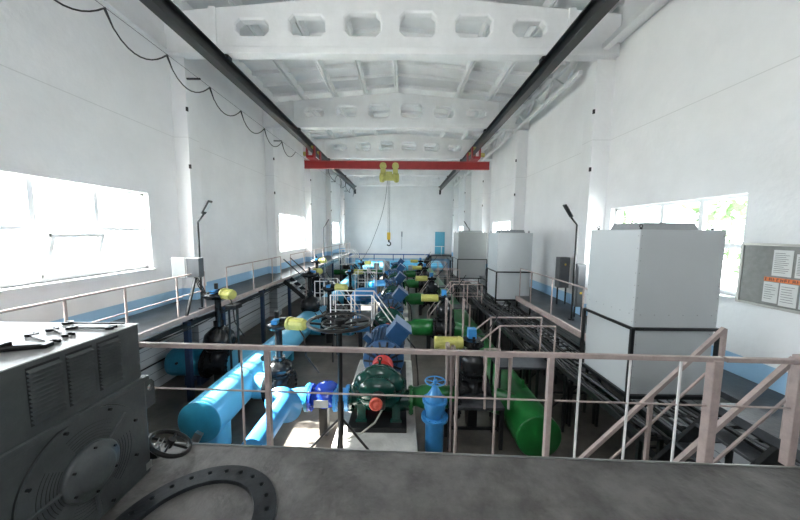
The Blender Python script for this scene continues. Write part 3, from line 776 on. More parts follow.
tv = make_tall_valve(-5.22, 8.35, .64, 2.60, 'black valve with tall stem and yellow motor beside the left walkway', (1, -.5), 1.0, .32, 1, 1.7)
tv2 = make_tall_valve(-2.95, 7.0, .64, 2.18, 'black valve with yellow motor between the blue header and deep blue check valve', (1, -.3), .8, .38, .7, 1.1)
names = [(-2.85, 11.7, 'the second pump'), (-2.85, 16.4, 'the third pump'), (-2.85, 21.1, 'the fourth pump'), (-5.22, 18.3, 'the second left window')]
dup(tv, (-3.9, 12.6, 0), 'black domed valve with yellow motor on the blue header just before the dark walkway stairs', PI/2)
for x, y, nm_ in names:
    dup(tv if x < -4 else tv2, (x, y, 0), 'black tall valve with yellow motor on the left, level with %s' % nm_)
# stand under left valve actuator
t = thing('actuator_stand', 'black three legged stand holding up the gearbox by the left walkway', 'stand', (-4.55, 8.0, 0))
for dx, dy in ((-.1, -.1), (.12, -.08), (0, .12)):
    MB().cyl((-4.55+dx, 8.0+dy, 0), (-4.55+dx, 8.0+dy, 2.3), .03, n=8).build('leg', 'black', t)
MB().box(-4.72, -4.42, 7.85, 8.15, 2.3, 2.42).build('top', 'black', t, .01)

# blue suction branches to far pumps
for k in range(1, 5):
    y = Y0+DY*k
    t = thing('suction_pipe', 'light blue suction branch crossing to the %s pump' % ordn[k], 'pipe', (-2.4, y, 0), 'blue suction branches')
    MB().cyl((-2.5, y+.5, .64), (-1.9, y, .8), .28, n=24).cyl((-3.8, y+.55, .64), (-3.15, y+.55, .64), .3, n=24).build('tube', 'teal', t)
    MB().cyl((-1.95, y, .85), (-1.12, y, .9), .22, n=24).build('spool', 'midblue', t)
    MB().flange((-1.15, y, .9), (1, 0, 0), .3, .06).build('flange', 'midblue', t)
    MB().flange((-1.9, y, .87), (1, 0, 0), .31, .06).build('flange', 'midblue', t)
    MB().box(-1.6, -1.45, y-.08, y+.08, 0, .68).build('support', 'black', t)

# second riser group seen above: blue inclined pipe and tanks in the middle distance
t = thing('blue_riser_pipe', 'light blue bent pipe rising beside the bridge railing in the middle distance', 'pipe', (-2.0, 14.2, 0))
MB().path([(-2.2, 14.2, 0), (-2.2, 14.2, 1.2)]+arc((-1.9, 14.2, 1.2), PI, PI/2, .3, 'xz')+[(-1.2, 14.2, 1.5)], .25, 24).build('tube', 'midblue', t)
MB().flange((-1.25, 14.2, 1.5), (1, 0, 0), .34, .07).build('flange', 'midblue', t)
t = thing('green_cross_pipe', 'green pipe crossing the hall far behind the pumps on the left', 'pipe', (-2.5, 24, .5))
MB().cyl((-5.6, 24.5, 1.1), (-1.6, 24.5, 1.1), .22, n=24).build('tube', 'green', t)
for x in (-5, -3.4, -1.9): MB().box(x-.06, x+.06, 24.3, 24.7, 0, .95).build('support', 'black', t)
for i, y in enumerate((30.6, 31.8, 33.0)):
    t = thing('blue_cross_pipe', 'blue pipe crossing near the far blue railing, %s of three from the viewer' % ordn[i], 'pipe', (-1, y, .4), 'far blue cross pipes')
    MB().cyl((-5.2, y, .8+.1*i), (4.2, y, .8+.1*i), .3, n=20).build('tube', 'ltblue', t)
    for x in (-5, -1.2, 2): MB().box(x-.1, x+.1, y-.2, y+.2, 0, .52).build('support', 'black', t)

# ------------------------------------------------------------------ tripod stand with big handwheel
TX, TY = -1.06, 5.05
t = thing('handwheel_stand', 'tall black tripod stand with a wide horizontal handwheel in front of the pumps', 'stand', (TX, TY, 0))
MB().cyl((TX, TY, .25), (TX, TY, 2.9), .04, n=12).cyl((TX, TY, .8), (TX, TY, 1.4), .055, n=12).build('pole', 'black', t)
for a in (0, 1, 2):
    e = [(TX-1.0, TY+.05, .02), (TX+.95, TY-.1, .02), (TX+.05, TY-1.0, .02)][a]
    MB().cyl((TX, TY, 1.12), e, .022, n=8).build('leg', 'black', t)
w = MB().torus((TX, TY, 2.86), (0, 0, 1), .53, .03, 56, 10).build('handwheel', 'black', t)
mb = MB()
for i in range(6):
    a = PI/3*i+.2; mb.bar((TX, TY, 2.80), (TX+.53*cos(a), TY+.53*sin(a), 2.86), .05, .03)
mb.cyl((TX, TY, 2.7), (TX, TY, 2.9), .09, n=16).torus((TX, TY, 2.84), (0, 0, 1), .3, .015, 40, 6)
mb.build('spokes', 'black', w)

# ------------------------------------------------------------------ bridges with white railings
def bridge(label, x0, x1, y0, y1, zd, h, pm='rail_white', stairs=True, name='crossing_bridge', dirs=-1, group='small crossing bridges over the pipes', mid=True):
    """deck spanning along X, short stair on one or both ends"""
    t = thing(name, label, 'bridge', ((x0+x1)/2, (y0+y1)/2, 0), group)
    MB().box(x0, x1, y0, y1, zd-.05, zd).build('deck', 'dark_walk', t)
    for (x, y) in ((x0+.05, y0+.05), (x1-.05, y0+.05), (x0+.05, y1-.05), (x1-.05, y1-.05)):
        MB().box(x-.025, x+.025, y-.025, y+.025, 0, zd-.05).build('leg', 'black', t)
    for y in (y0, y1):
        run = zd*.75
        pts = [(x0, y, zd+h), (x1, y, zd+h)]
        if stairs:
            if dirs in (1, 0): pts = pts+[(x1+run, y, h*.95)]
            if dirs in (-1, 0): pts = [(x0-run, y, h*.95)]+pts
        MB().path(pts, .02, 8).build('handrail', pm, t)
        if mid: MB().path([(x0, y, zd+h*.5), (x1, y, zd+h*.5)], .012, 6).build('mid_rail', pm, t)
        for x in ((x0, x1, (x0+x1)/2) if mid else (x0, x1)): MB().cyl((x, y, zd-.05), (x, y, zd+h), .02, n=8).build('post', pm, t)
        if stairs:
            for d in ((-1, 1) if dirs == 0 else (dirs,)):
                xe = (x1+run) if d > 0 else (x0-run); xs_ = x1 if d > 0 else x0
                MB().bar((xs_, y, zd-.04), (xe, y, .02), .03, .1).build('stringer', 'black', t)
                MB().cyl((xe, y, .02), (xe, y, h*.95), .02, n=8).build('post', pm, t)
    if stairs:
        for d in ((-1, 1) if dirs == 0 else (dirs,)):
            n = max(2, int(zd/.24))
            for k in range(1, n):
                u = k/n; xx = (x1 if d > 0 else x0)+d*u*run
                MB().box(xx-.1, xx+.1, y0, y1, zd*(1-u)-.02, zd*(1-u)).build('tread', 'dark_walk', t)
    return t
bridge('pale railed bridge over the green header right behind the foreground railing', 2.12, 3.31, 6.3, 6.95, 1.5, .92, 'rail_pink', False, mid=False)
for y, w_ in ((6.3, 'nearer'), (6.95, 'farther')):
    MB().path([(2.12, y, 2.42), (1.72, y, 2.08)], .02, 8).build('grab_rail', 'rail_pink', None, 0, 'short sloping pale rail at the left end of the green header bridge, %s one' % w_, 'rail')
bridge('white railed bridge beyond the big handwheel with rails sloping to the motor', -2.35, -.98, 9.75, 10.5, 1.32, 1.0, 'rail_white', True, dirs=1)
bridge('white railed cage platform in the middle distance between blue pipes and pumps', -2.35, -1.35, 15.0, 16.0, 1.35, 1.05, 'rail_white', False)
bridge('white railed bridge in the left middle distance near the dark stairs', -3.7, -2.9, 12.6, 13.4, 1.3, 1.0, 'rail_white', True, dirs=1)
bridge('white railed bridge over the green header left of the middle cabinet', 2.12, 3.31, 12.2, 12.9, 1.3, 1.0, 'rail_pink', True, dirs=-1)
bridge('pale railed bridge over the green header left of the farthest cabinet', 2.12, 3.31, 17.0, 17.7, 1.3, 1.0, 'rail_pink', True, dirs=-1)
bridge('far white railed bridge left of the middle row', -2.6, -1.4, 23.2, 24.0, 1.2, 1.0, 'rail_white', True, dirs=0)
bridge('far pale railed bridge right of the middle row', 2.12, 3.31, 21.9, 22.7, 1.2, 1.0, 'rail_pink', True, dirs=-1)
bridge('white railed steps high above the left walkway beside the second lamp', -4.6, -3.6, 22.0, 22.8, 2.0, 1.1, 'rail_white', True, dirs=1)
# near access ladder: pale U frames beside the black valve
t = thing('service_platform', 'low black steel table around the nearest black valve', 'platform', (1.55, 6.4, 0))
for bx in ((.98, 2.1, 5.75, 6.35), ):
    MB().box(bx[0], bx[1], bx[2], bx[3], .84, .9).build('deck', 'dark_walk', t)
for x, y in ((1.0, 5.78), (2.05, 5.78), (1.0, 6.32), (2.05, 6.32)): MB().box(x-.035, x+.035, y-.035, y+.035, 0, .85).build('leg', 'black', t)
MB().box(1.0, 2.05, 5.76, 5.80, .42, .47).build('brace', 'black', t)
for i, (xa, xb, y, z0_, z1_, lb) in enumerate(((1.68, 2.16, 5.7, .9, 1.98, 'front pale U-shaped grab rail on the low black table'), (1.82, 2.12, 6.3, .9, 1.9, 'rear pale U-shaped grab rail on the low black table'))):
    MB().path([(xa, y+.02, z0_), (xa, y+.02, z1_), (xb, y+.02, z1_), (xb, y+.02, z0_)], .024, 8).build('grab_rail', 'rail_pink', None, 0, lb, 'rail')
for i, (x, y, z1_, lb) in enumerate(((1.0, 5.7, 2.06, 'left'), (1.12, 5.7, 2.0, 'right'))):
    MB().path([(x, y, 0), (x, y, z1_), (x, y+.55, z1_-.02), (x, y+.55, .9)], .024, 8).build('grab_rail', 'rail_pink', None, 0, '%s one of two tall pale grab rails right of the blue handwheel' % lb, 'rail')
for i, (x, y, lb) in enumerate(((1.45, 8.6, 'left'), (2.0, 8.6, 'right'))):
    MB().path([(x, y, 0), (x, y, 2.3), (x+.0, y+.9, 2.3), (x+.0, y+.9, .9)], .024, 8).build('grab_rail', 'rail_pink', None, 0, '%s one of two pale looped rails behind the nearest yellow actuator motor' % lb, 'rail')

# ------------------------------------------------------------------ right side racks and cabinets
def ladder(label, x0, x1, y0, y1, z):
    t = thing('cable_tray', label, 'cable tray', ((x0+x1)/2, (y0+y1)/2, 0), 'black ladder cable trays')
    for x in (x0, x1): MB().box(x-.02, x+.02, y0, y1, z-.05, z+.05).build('side_rail', 'black', t)
    mb = MB(); y = y0+.1
    while y < y1: mb.box(x0, x1, y-.02, y+.02, z-.03, z-.005); y += .28
    mb.build('rungs', 'black', t, kind=None)
    y = y0+.15
    while y < y1:
        for x in (x0, x1): MB().box(x-.025, x+.025, y-.025, y+.025, 0, z).build('leg', 'black', t)
        y += 2.4
    return t
ladder('black ladder cable tray nearest the green header, along its whole length', 3.12, 3.29, 7.2, 21, 1.45)
ladder('black ladder cable tray left of the grey cabinets', 3.33, 3.62, 3.8, 17.3, 1.62)
ladder('short black cable tray in front of the near grey cabinet', 3.75, 4.5, 3.72, 4.72, 1.66)
ladder('black cable tray between the near and middle cabinets', 3.88, 4.5, 6.4, 11.8, 1.5)
ladder('lower black cable tray stacked under the one between the near and middle cabinets', 3.88, 4.5, 6.5, 11.8, .95)
ladder('black cable tray under and beyond the middle cabinet', 3.9, 4.5, 12.2, 17.3, 1.5)
ladder('black cable tray beside the walkway in front of the near grey cabinet', 4.6, 5.1, 2.9, 4.72, 1.66)
ladder('lower black cable tray under the tray before the near grey cabinet', 3.75, 4.5, 3.72, 4.72, 1.15)
def cable(i, x, y0, y1, z, m, lab):
    pts = []; y = y0; ph = random.uniform(0, 6)
    while y <= y1: pts.append((x+.05*sin(y*1.3+ph)+random.uniform(-.012, .012), y, z+.025*sin(y*2.1+ph*2)+.03)); y += .3
    MB().path(pts, random.uniform(.014, .024), 6).build('power_cable', m, None, 0, lab, 'cable', 'power cables lying in the right hand trays')
for i in range(5): cable(i, 3.14+.03*i, 7.3, 20.5, 1.47, 'cable_grey' if i % 3 == 1 else 'cable', 'cable lying along the tray nearest the green header')
for i in range(5): cable(i, 3.38+.05*i, 3.9, 17.2, 1.64, 'cable_grey' if i % 2 else 'cable', 'cable lying along the tray left of the grey cabinets')
for i in range(9): cable(i, 3.93+.062*i, 6.5, 11.7, 1.52+.02*(i % 2), 'cable_grey' if i % 4 == 1 else 'cable', 'cable lying in the tray between the near and middle cabinets')
for i in range(8): cable(i, 3.8+.085*i, 3.78, 4.68, 1.68+.02*(i % 2), 'cable_grey' if i % 3 == 0 else 'cable', 'short cable lying in the tray before the near grey cabinet')
for i in range(6): cable(i, 4.64+.08*i, 2.95, 4.68, 1.68+.02*(i % 2), 'cable_grey' if i % 3 == 0 else 'cable', 'cable lying in the tray beside the right walkway before the cabinet')
# rack frame beside trays: posts with cross struts
for i, y in enumerate((7.1, 8.5, 9.9)):
    t = thing('rack_frame', 'black angle iron frame under the cable trays, %s behind the near cabinet' % ordn[i], 'rack', (3.7, y, 0), 'angle iron frames between cabinets')
    for x in (3.72, 4.56): MB().box(x-.025, x+.025, y-.025, y+.025, 0, 1.4).build('post', 'black', t)
    for z in (.5, 1.2, 1.38): MB().box(3.72, 4.56, y-.02, y+.02, z-.02, z+.02).build('cross_bar', 'black', t)
    MB().bar((3.72, y, .1), (4.56, y, .85), .03, .03).build('brace', 'black', t)

def big_cabinet(label, x0, x1, y0, y1, zb, zm, zt, lug=True, feet=0.):
    t = thing('converter_cabinet', label, 'cabinet', ((x0+x1)/2, (y0+y1)/2, 0), 'tall pale grey cabinets on black frames')
    up = MB().box(x0, x1, y0, y1, zm, zt).build('upper_housing', 'cabinet', t, .006)
    lo = MB().box(x0+.02, x1-.02, y0+.02, y1-.02, zb, zm-.02).build('lower_housing', 'cabinet', t, .006)
    # seam flange and rivets
    mb = MB(); n = 6
    for i in range(n):
        x = x0+.1+(x1-x0-.2)*i/(n-1); mb.cyl((x, y0+.005, zm+.22), (x, y0-.008, zm+.22), .008, n=8)
        y = y0+.1+(y1-y0-.2)*i/(n-1); mb.cyl((x0+.005, y, zm+.22), (x0-.008, y, zm+.22), .008, n=8)
    for i in range(8):
        z = zm+.1+(zt-zm-.2)*i/7
        for x in (x0+.03, x1-.03): mb.cyl((x, y0+.005, z), (x, y0-.007, z), .007, n=8)
        for y in (y0+.03, y1-.03): mb.cyl((x0+.005, y, z), (x0-.007, y, z), .007, n=8)
    for i in range(6):
        z = zb+.1+(zm-zb-.2)*i/5
        for x in (x0+.08, x1-.08): mb.cyl((x, y0+.025, z), (x, y0+.013, z), .007, n=8)
    mb.build('rivets', 'cabgrey', up)
    # roof cowl
    mb = MB(); a, b, c, d = x0+.22, x1-.22, y0+.22, y1-.22; q = .1
    vs = [(a, c, zt), (b, c, zt), (b, d, zt), (a, d, zt), (a+q*.4, c+q*.4, zt+.12), (b-q*.4, c+q*.4, zt+.12), (b-q*.4, d-q*.4, zt+.12), (a+q*.4, d-q*.4, zt+.12)]
    mb.add(vs, [(0, 1, 2, 3), (7, 6, 5, 4), (0, 4, 5, 1), (1, 5, 6, 2), (2, 6, 7, 3), (3, 7, 4, 0)])
    mb.build('roof_cowl', 'cabgrey', t)
    for x in (x0+.08, x1-.12):
        for y in (y0+.1, y1-.1): MB().cyl((x, y, zt), (x, y, zt+.03), .02, n=8).torus((x, y, zt+.055), (0, 1, 0), .025, .007, 14, 6).build('lifting_eye', 'black', t)
    # black frame
    fr = MB(); e = .03
    fr.box(x0-e, x1+e, y0-e, y0-.002, zm-.035, zm+.015).box(x0-e, x1+e, y1+.002, y1+e, zm-.035, zm+.015).box(x0-e, x0-.002, y0, y1, zm-.035, zm+.015).box(x1+.002, x1+e, y0, y1, zm-.035, zm+.015)
    f = fr.build('frame_band', 'black', t)
    for x in (x0-.02, x1+.02):
        for y in (y0-.02, y1+.02): MB().box(x-.025, x+.025, y-.025, y+.025, 0, zm).build('frame_post', 'black', t)
    MB().box(x0-e, x1+e, y0-e, y1+e, zb-.06, zb).build('base_frame', 'black', t)
    return t
big_cabinet('largest pale grey cabinet, nearest on the right before the window', 3.78, 5.13, 4.8, 6.05, 1.74, 2.88, 4.48)
big_cabinet('middle pale grey cabinet on a black frame at the right', 3.83, 5.2, 12.0, 13.35, 1.74, 2.86, 4.42)
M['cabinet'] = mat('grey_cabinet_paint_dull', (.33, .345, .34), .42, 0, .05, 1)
big_cabinet('farthest pale grey cabinet on a black frame, left of the middle one', 3.32, 5.0, 17.7, 19.4, 1.75, 2.86, 4.42)

# ------------------------------------------------------------------ lamps, switch boxes
def lamp(label, x, y, z0_, z1_, dx, name='lamp_post'):
    t = thing(name, label, 'lamp', (x, y, z0_), 'black lamp posts on the walkways')
    MB().path([(x, y, z0_), (x, y, z1_), (x+dx*.25, y, z1_+.22)], .028, 10).build('pole', 'black', t)
    MB().cyl((x, y, z0_), (x, y, z0_+.03), .09, n=12).build('base_plate', 'black', t)
    d = Vector((dx, -.12, 1.0)).normalized(); c = Vector((x+dx*.32, y, z1_+.33)); 
    R_ = Matrix.Rotation(math.atan2(dx, 1.15), 3, 'Y')
    h = MB().obox(c+R_ @ Vector((0, 0, .08)), (.05, .17, .42), R_).build('lamp_head', 'black', t, .02)
    MB().obox(c+R_ @ Vector((0.03, 0, .1)), (.012, .12, .28), R_).build('lens', 'lens', h)
lamp('black lamp post with LED head standing on the left walkway by the near column', -5.52, 8.12, ZL, 4.63, .7)
lamp('black lamp post with LED head between the right wall cabinets and near grey cabinet', 5.02, 8.7, ZR, 4.66, -.75)
lamp('far black lamp post on the left walkway before the second left window pier', -5.6, 21.5, ZL, 4.7, .7)
lamp('far black lamp post on the right behind the middle grey cabinet', 5.0, 22.5, ZR, 4.7, -.75)
t = thing('switch_box', 'open grey switch box with pale door on a slanted black post by the left railing', 'electrical box', (-5.36, 7.6, ZL))
MB().box(-5.52, -5.2, 7.6, 7.8, 3.20, 3.70).build('enclosure', 'panel_grey', t, .008)
MB().box(-5.87, -5.53, 7.56, 7.6, 3.18, 3.71).build('door', 'cabinet', t, .006, 'pale door')
MB().bar((-5.36, 7.7, 3.22), (-5.40, 7.35, ZL), .05, .05).build('post', 'black', t)
for k in range(3): MB().path([(-5.4+.03*k, 7.7, 3.21), (-5.3+.05*k, 7.7, 2.95), (-5.25+.03*k, 7.8, 2.75), (-5.15, 8.1, 2.72)], .012, 6).build('cable', 'cable', t)
for i, (y, w, z0_, z1_, lb) in enumerate(((10.35, .45, 2.5, 3.62, 'far'), (9.85, .3, 2.35, 3.5, 'near'))):
    pass
t = thing('control_panel', 'tall dark grey control panel on a stand left of the right lamp post', 'electrical box', (5.72, 10.6, ZR))
MB().box(5.55, 5.9, 10.5, 10.8, 2.5, 3.58).build('enclosure', 'panel_grey', t, .01)
MB().box(5.58, 5.87, 10.48, 10.5, 2.54, 3.54).build('door', 'panel_grey', t, .005)
for x in (5.58, 5.87): MB().box(x-.02, x+.02, 10.62, 10.66, ZR, 2.5).build('leg', 'black', t)
MB().box(5.7, 5.75, 10.465, 10.48, 3.3, 3.36).build('warning_mark', 'hookyellow', t)
t = thing('control_panel', 'tall dark grey control panel on a stand right of the right lamp post', 'electrical box', (5.45, 9.0, ZR))
MB().box(5.25, 5.52, 8.95, 9.12, 2.2, 3.5).build('enclosure', 'panel_grey', t, .01)
MB().box(5.28, 5.49, 8.93, 8.95, 2.24, 3.46).build('door', 'panel_grey', t, .005)
MB().box(5.36, 5.42, 8.915, 8.93, 2.6, 2.66).build('warning_mark', 'hookyellow', t)
for x in (5.28, 5.49): MB().box(x-.02, x+.02, 9.0, 9.04, ZR, 2.2).build('leg', 'black', t)

# noticeboard
t = thing('noticeboard', 'framed grey noticeboard with pinned papers on the right wall', 'noticeboard', (XR, 4.6, 3.24))
mb = MB(); x = XR-.03; y0, y1, z0, z1 = 3.9, 5.36, 3.25, 4.23
MB().box(XR-.02, XR-.001, y0, y1, z0, z1).build('panel', 'board', t)
mb.box(x-.01, XR, y0, y1, z0-.04, z0).box(x-.01, XR, y0, y1, z1, z1+.04).box(x-.01, XR, y0-.04, y0, z0-.04, z1+.04).box(x-.01, XR, y1, y1+.04, z0-.04, z1+.04).build('frame', 'boardframe', t)
def paper(ya, yb, za, zb, lab, lines=9, head=False):
    p = thing('paper_notice', lab, 'notice', (XR-.021, (ya+yb)/2, za), 'papers on the noticeboard')
    MB().box(XR-.024, XR-.021, ya, yb, za, zb).build('sheet', 'paper', p)
    mb = MB(); rnd = random.Random(int(ya*100+za*10))
    for i in range(lines):
        z = zb-.05-(zb-za-.08)*i/lines; L_ = yb-.02-(yb-ya-.05)*rnd.uniform(.6, 1)
        mb.box(XR-.0255, XR-.0238, L_, yb-.02, z-.006, z)
    mb.build('printed_lines', 'ink', p)
paper(4.68, 4.93, 3.75, 4.17, 'upper left printed paper on the noticeboard above the orange strip', 11)
paper(4.30, 4.64, 3.75, 4.12, 'upper right printed paper on the noticeboard above the orange strip', 12)
paper(4.82, 5.02, 3.30, 3.64, 'lower left printed paper on the noticeboard below the orange strip', 7)
paper(4.58, 4.80, 3.28, 3.64, 'lower middle printed paper on the noticeboard below the orange strip', 7)
paper(4.25, 4.55, 3.28, 3.62, 'lower right printed paper on the noticeboard below the orange strip', 8)
p = thing('heading_strip', 'orange heading strip with dark lettering across the noticeboard', 'sign', (XR-.02, 4.8, 3.65))
MB().box(XR-.027, XR-.021, 4.45, 5.02, 3.65, 3.72).build('strip', 'orange', p)
mb = MB()
for i in range(11):
    y = 5.0-.05*i
    mb.box(XR-.029, XR-.0268, y-.008, y, 3.662, 3.708)
    if i % 2: mb.box(XR-.029, XR-.0268, y-.03, y, 3.70, 3.708)
    if i % 3: mb.box(XR-.029, XR-.0268, y-.03, y, 3.68, 3.688)
    if i % 3 == 1: mb.box(XR-.029, XR-.0268, y-.034, y-.026, 3.662, 3.70)
mb.build('lettering', 'ink', p)

# ------------------------------------------------------------------ far end
struct(MB().box(3.95, 5.1, YE-.06, YE+.01, 1.86, 4.5), 'door_1', 'doorblue', 'cyan blue door high in the far end wall', 'door')
t = thing('door_landing', 'black steel landing with stairs below the cyan door', 'stairs', (4.6, 35, 0))
MB().box(3.2, 5.9, 33.9, 35.9, 1.76, 1.86).build('deck', 'black', t)
for x, y in ((3.3, 34), (5.8, 34), (3.3, 35.8), (5.8, 35.8)): MB().box(x-.06, x+.06, y-.06, y+.06, 0, 1.76).build('leg', 'black', t)
MB().bar((3.3, 34.2, 1.8), (2.0, 34.2, 0.05), .08, .25).build('stringer', 'black', t); MB().bar((3.3, 35.2, 1.8), (2.0, 35.2, 0.05), .08, .25).build('stringer', 'black', t)
MB().path([(2.0, 34.2, 1.0), (3.3, 34.2, 2.85), (5.8, 34.2, 2.85)], .03, 6).build('handrail', 'rail_white', t)
for x in (3.3, 4.5, 5.8): MB().cyl((x, 34.2, 1.8), (x, 34.2, 2.85), .03, n=6).build('post', 'rail_white', t)
t = thing('end_railing', 'dark blue railing crossing in front of the far end wall', 'railing', (-1, 34.5, 0))
MB().box(-6.2, 3.2, 34.46, 34.54, 1.82, 1.94).build('top_rail', 'rail_blue', t)
for x in (-6.0, -4.9, -3.2, -1.0, .2, 3.0): MB().box(x-.05, x+.05, 34.46, 34.54, 0, 1.85).build('post', 'rail_blue', t)
MB().box(-5.6, -5.5, 31, 34.5, 1.82, 1.94).build('side_rail', 'rail_blue', t)
t = thing('pendant_switch', 'small grey switch on a conduit on the far pilaster', 'switch', (.0, YE-.2, 2.4))
MB().box(-.12, .06, YE-.24, YE-.18, 3.9, 4.5).build('case', 'cabgrey', t)
MB().cyl((-.03, YE-.2, 2.4), (-.03, YE-.2, 3.9), .02, n=6).build('conduit', 'cable_grey', t)
# distant cabinets and equipment
for i, (x, y, w, h, m_, lb) in enumerate(((-2.3, 27.5, .5, 1.6, 'cabgrey', 'grey cabinet far left of the middle row'), (-1.4, 27.2, .6, 1.8, 'cabgrey', 'grey cabinet far behind the white cage platform'),
        (-5.0, 27, .6, 1.5, 'black', 'black cabinet at the far left'), (2.6, 30.5, .7, 1.6, 'black', 'black cabinet at the far right'), (.9, 29.3, .5, 1.2, 'cabgrey', 'small grey cabinet behind the fifth pump'))):
    t = thing('equipment_cabinet', lb, 'cabinet', (x, y, 0), 'distant equipment cabinets')
    MB().box(x-w/2, x+w/2, y-.2, y+.2, .2, h).build('housing', m_, t, .01)
    MB().box(x-w/2+.04, x+w/2-.04, y-.22, y-.2, .25, h-.05).build('door', m_, t)
    MB().box(x-w/2, x+w/2, y-.2, y+.2, 0, .2).build('plinth', 'black', t)

# ------------------------------------------------------------------ big grey motor on the platform
t = thing('grey_motor', 'large dark grey electric motor with louvred vents standing on the platform at the left', 'motor', (-3.3, 2.15, ZP))
xf, xb_, ya, yb = -2.18, -4.75, 1.15, 2.44
MB().box(xb_, xf, ya, yb, ZP+.0, 3.145).build('lower_housing', 'motorgrey', t, .012)
up = MB().box(xb_+.05, xf-.01, ya+.02, yb-.02, 3.15, 3.62).build('upper_hood', 'motorgrey', t, .006)
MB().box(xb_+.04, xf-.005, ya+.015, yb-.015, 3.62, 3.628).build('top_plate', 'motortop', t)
MB().box(xb_-.02, xf+.02, ya-.02, yb+.02, 3.125, 3.165).build('joint_flange', 'motorgrey', t, .005)
for k, (a, b) in enumerate(((1.67, 1.84), (1.88, 2.04), (2.08, 2.24))):
    mb = MB(); n = 13
    for i in range(n):
        z = 3.24+i*.0262
        mb.prism([(xf-.012, z+.012), (xf-.012, z+.022), (xf+.014, z+.004), (xf+.014, z)], XZ, a, b)
    lv = mb.build('louvre', 'motorgrey', t)
    MB().box(xf-.0115, xf-.0095, a-.004, b+.004, 3.228, 3.59).build('louvre_opening', 'black', t)  # black sheet standing in for the shade behind the slats
def facecircle(c, ax=(1, 0, 0)): return c
cy, cz = 1.94, 2.73
MB().cyl((xf-.0, cy, cz), (xf+.018, cy, cz), .408, n=64).build('end_plate', 'motorgrey', t, .004)
MB().torus((xf+.002, cy, cz), (1, 0, 0), .41, .006, 64, 6).build('plate_rim', 'black', t)
mb = MB()
for i, r in enumerate((.205, .225, .245, .265, .29, .315)):
    for (a0, a1) in ((.75+.05*i, 2.0), (-.9, .35-.02*i), (2.5, 3.7), (4.2, 4.9)):
        pts = [(xf+.018, cy+r*cos(a0+(a1-a0)*j/12), cz+r*sin(a0+(a1-a0)*j/12)) for j in range(13)]
        mb.path(pts, .0022, 5)
mb.build('ripple_grooves', 'black', t)
for a in (.72, 2.0+1.2, 4.8):
    MB().bar((xf+.022, cy+.17*cos(a), cz+.17*sin(a)), (xf+.022, cy+.37*cos(a), cz+.37*sin(a)), .024, .022).build('rib', 'motorgrey', t, .004)
h = MB().lathe([(.19, 0), (.19, .03), (.175, .04), (.135, .045), (.13, .065), (.1, .078), (0, .08)], (xf+.015, cy, cz), (1, 0, 0), 40).build('bearing_cover', 'motorgrey', t)
mb = MB()
for i in range(6):
    a = PI/3*i+.5; mb.cyl((xf+.04, cy+.16*cos(a), cz+.16*sin(a)), (xf+.068, cy+.16*cos(a), cz+.16*sin(a)), .009, n=6)
for i in range(8):
    a = PI/4*i+.35; mb.cyl((xf+.01, cy+.38*cos(a), cz+.38*sin(a)), (xf+.034, cy+.38*cos(a), cz+.38*sin(a)), .012, n=6)
mb.build('bolts', 'tool', t)
v_, f_ = filled([(0, 0), (.13, 0), (.13, .2), (.1, .24), (.0, .26)], [[(.085+.03*cos(a), .17+.03*sin(a)) for a in [i*PI/6 for i in range(12)]]], .012)
MB().add([(xf-.03+p.z, yb-.02+p.x, 2.86+p.y) for p in v_], f_).build('lifting_lug', 'motorgrey', t)
MB().box(xf-.12, xf+.004, yb-.05, yb+.004, 2.34, 2.40).build('foot_notch', 'steel', t)
for y_ in (ya-.06, yb-.04):
    pass

# tools on the motor
ZT = 3.628
def wrench(label, x, y, L, ang, w=.02, two=True, z=ZT):
    t = thing('wrench', label, 'wrench', (x, y, z), 'tools lying on the grey motor')
    T = Matrix.Translation((x, y, z)) @ Matrix.Rotation(ang, 4, 'Z')
    MB().obox((0, 0, .012), (L-.07, w, .012)).xf(T).build('handle', 'tool', t)
    for s_ in (-1, 1):
        if s_ > 0 and not two: continue
        hr = .036
        pts = []
        a0 = .6
        for i in range(17): a = a0+(2*PI-2*a0)*i/16; pts.append((hr*cos(a), hr*sin(a)))
        for i in range(9): a = 2*PI-a0*1.2-(2*PI-2.4*a0)*i/8; pts.append((.018*cos(a), .018*sin(a)))
        m_ = MB().prism(pts, XY, 0, .02)
        m_.xf(Matrix.Translation((s_*(L/2), 0, .003)) @ Matrix.Rotation((0 if s_ > 0 else PI)+.25, 4, 'Z'))
        m_.xf(T).build('jaw', 'tool', t)
def lyx(u, v): pass
wrench('long straight wrench at the back edge of the grey motor top', -2.48, 2.38, .50, .0, .013, False)
wrench('double ended wrench lying parallel to the long one, nearer the vents', -2.42, 2.27, .30, .03, .028)
wrench('small ring wrench lying diagonally in the middle of the motor top', -2.54, 2.16, .27, -.42, .018)
wrench('thick heavy wrench lying diagonally left of the small one', -2.52, 2.03, .34, -.40, .042)
t = thing('clamp_tool', 'black jointed clamp tool at the left front edge of the motor top', 'tool', (-2.41, 1.84, ZT))
MB().obox((-2.43, 1.86, ZT+.015), (.26, .07, .026), Matrix.Rotation(.3, 3, 'Z')).build('jaw_bar', 'tool', t, .006)
MB().obox((-2.55, 1.80, ZT+.03), (.12, .10, .05), Matrix.Rotation(.1, 3, 'Z')).build('block', 'tool', t, .008)
MB().path([(-2.33, 1.87, ZT+.02), (-2.43, 1.8, ZT+.035), (-2.53, 1.72, ZT+.03), (-2.68, 1.7, ZT+.02)], .012, 8).build('handle', 'tool', t)

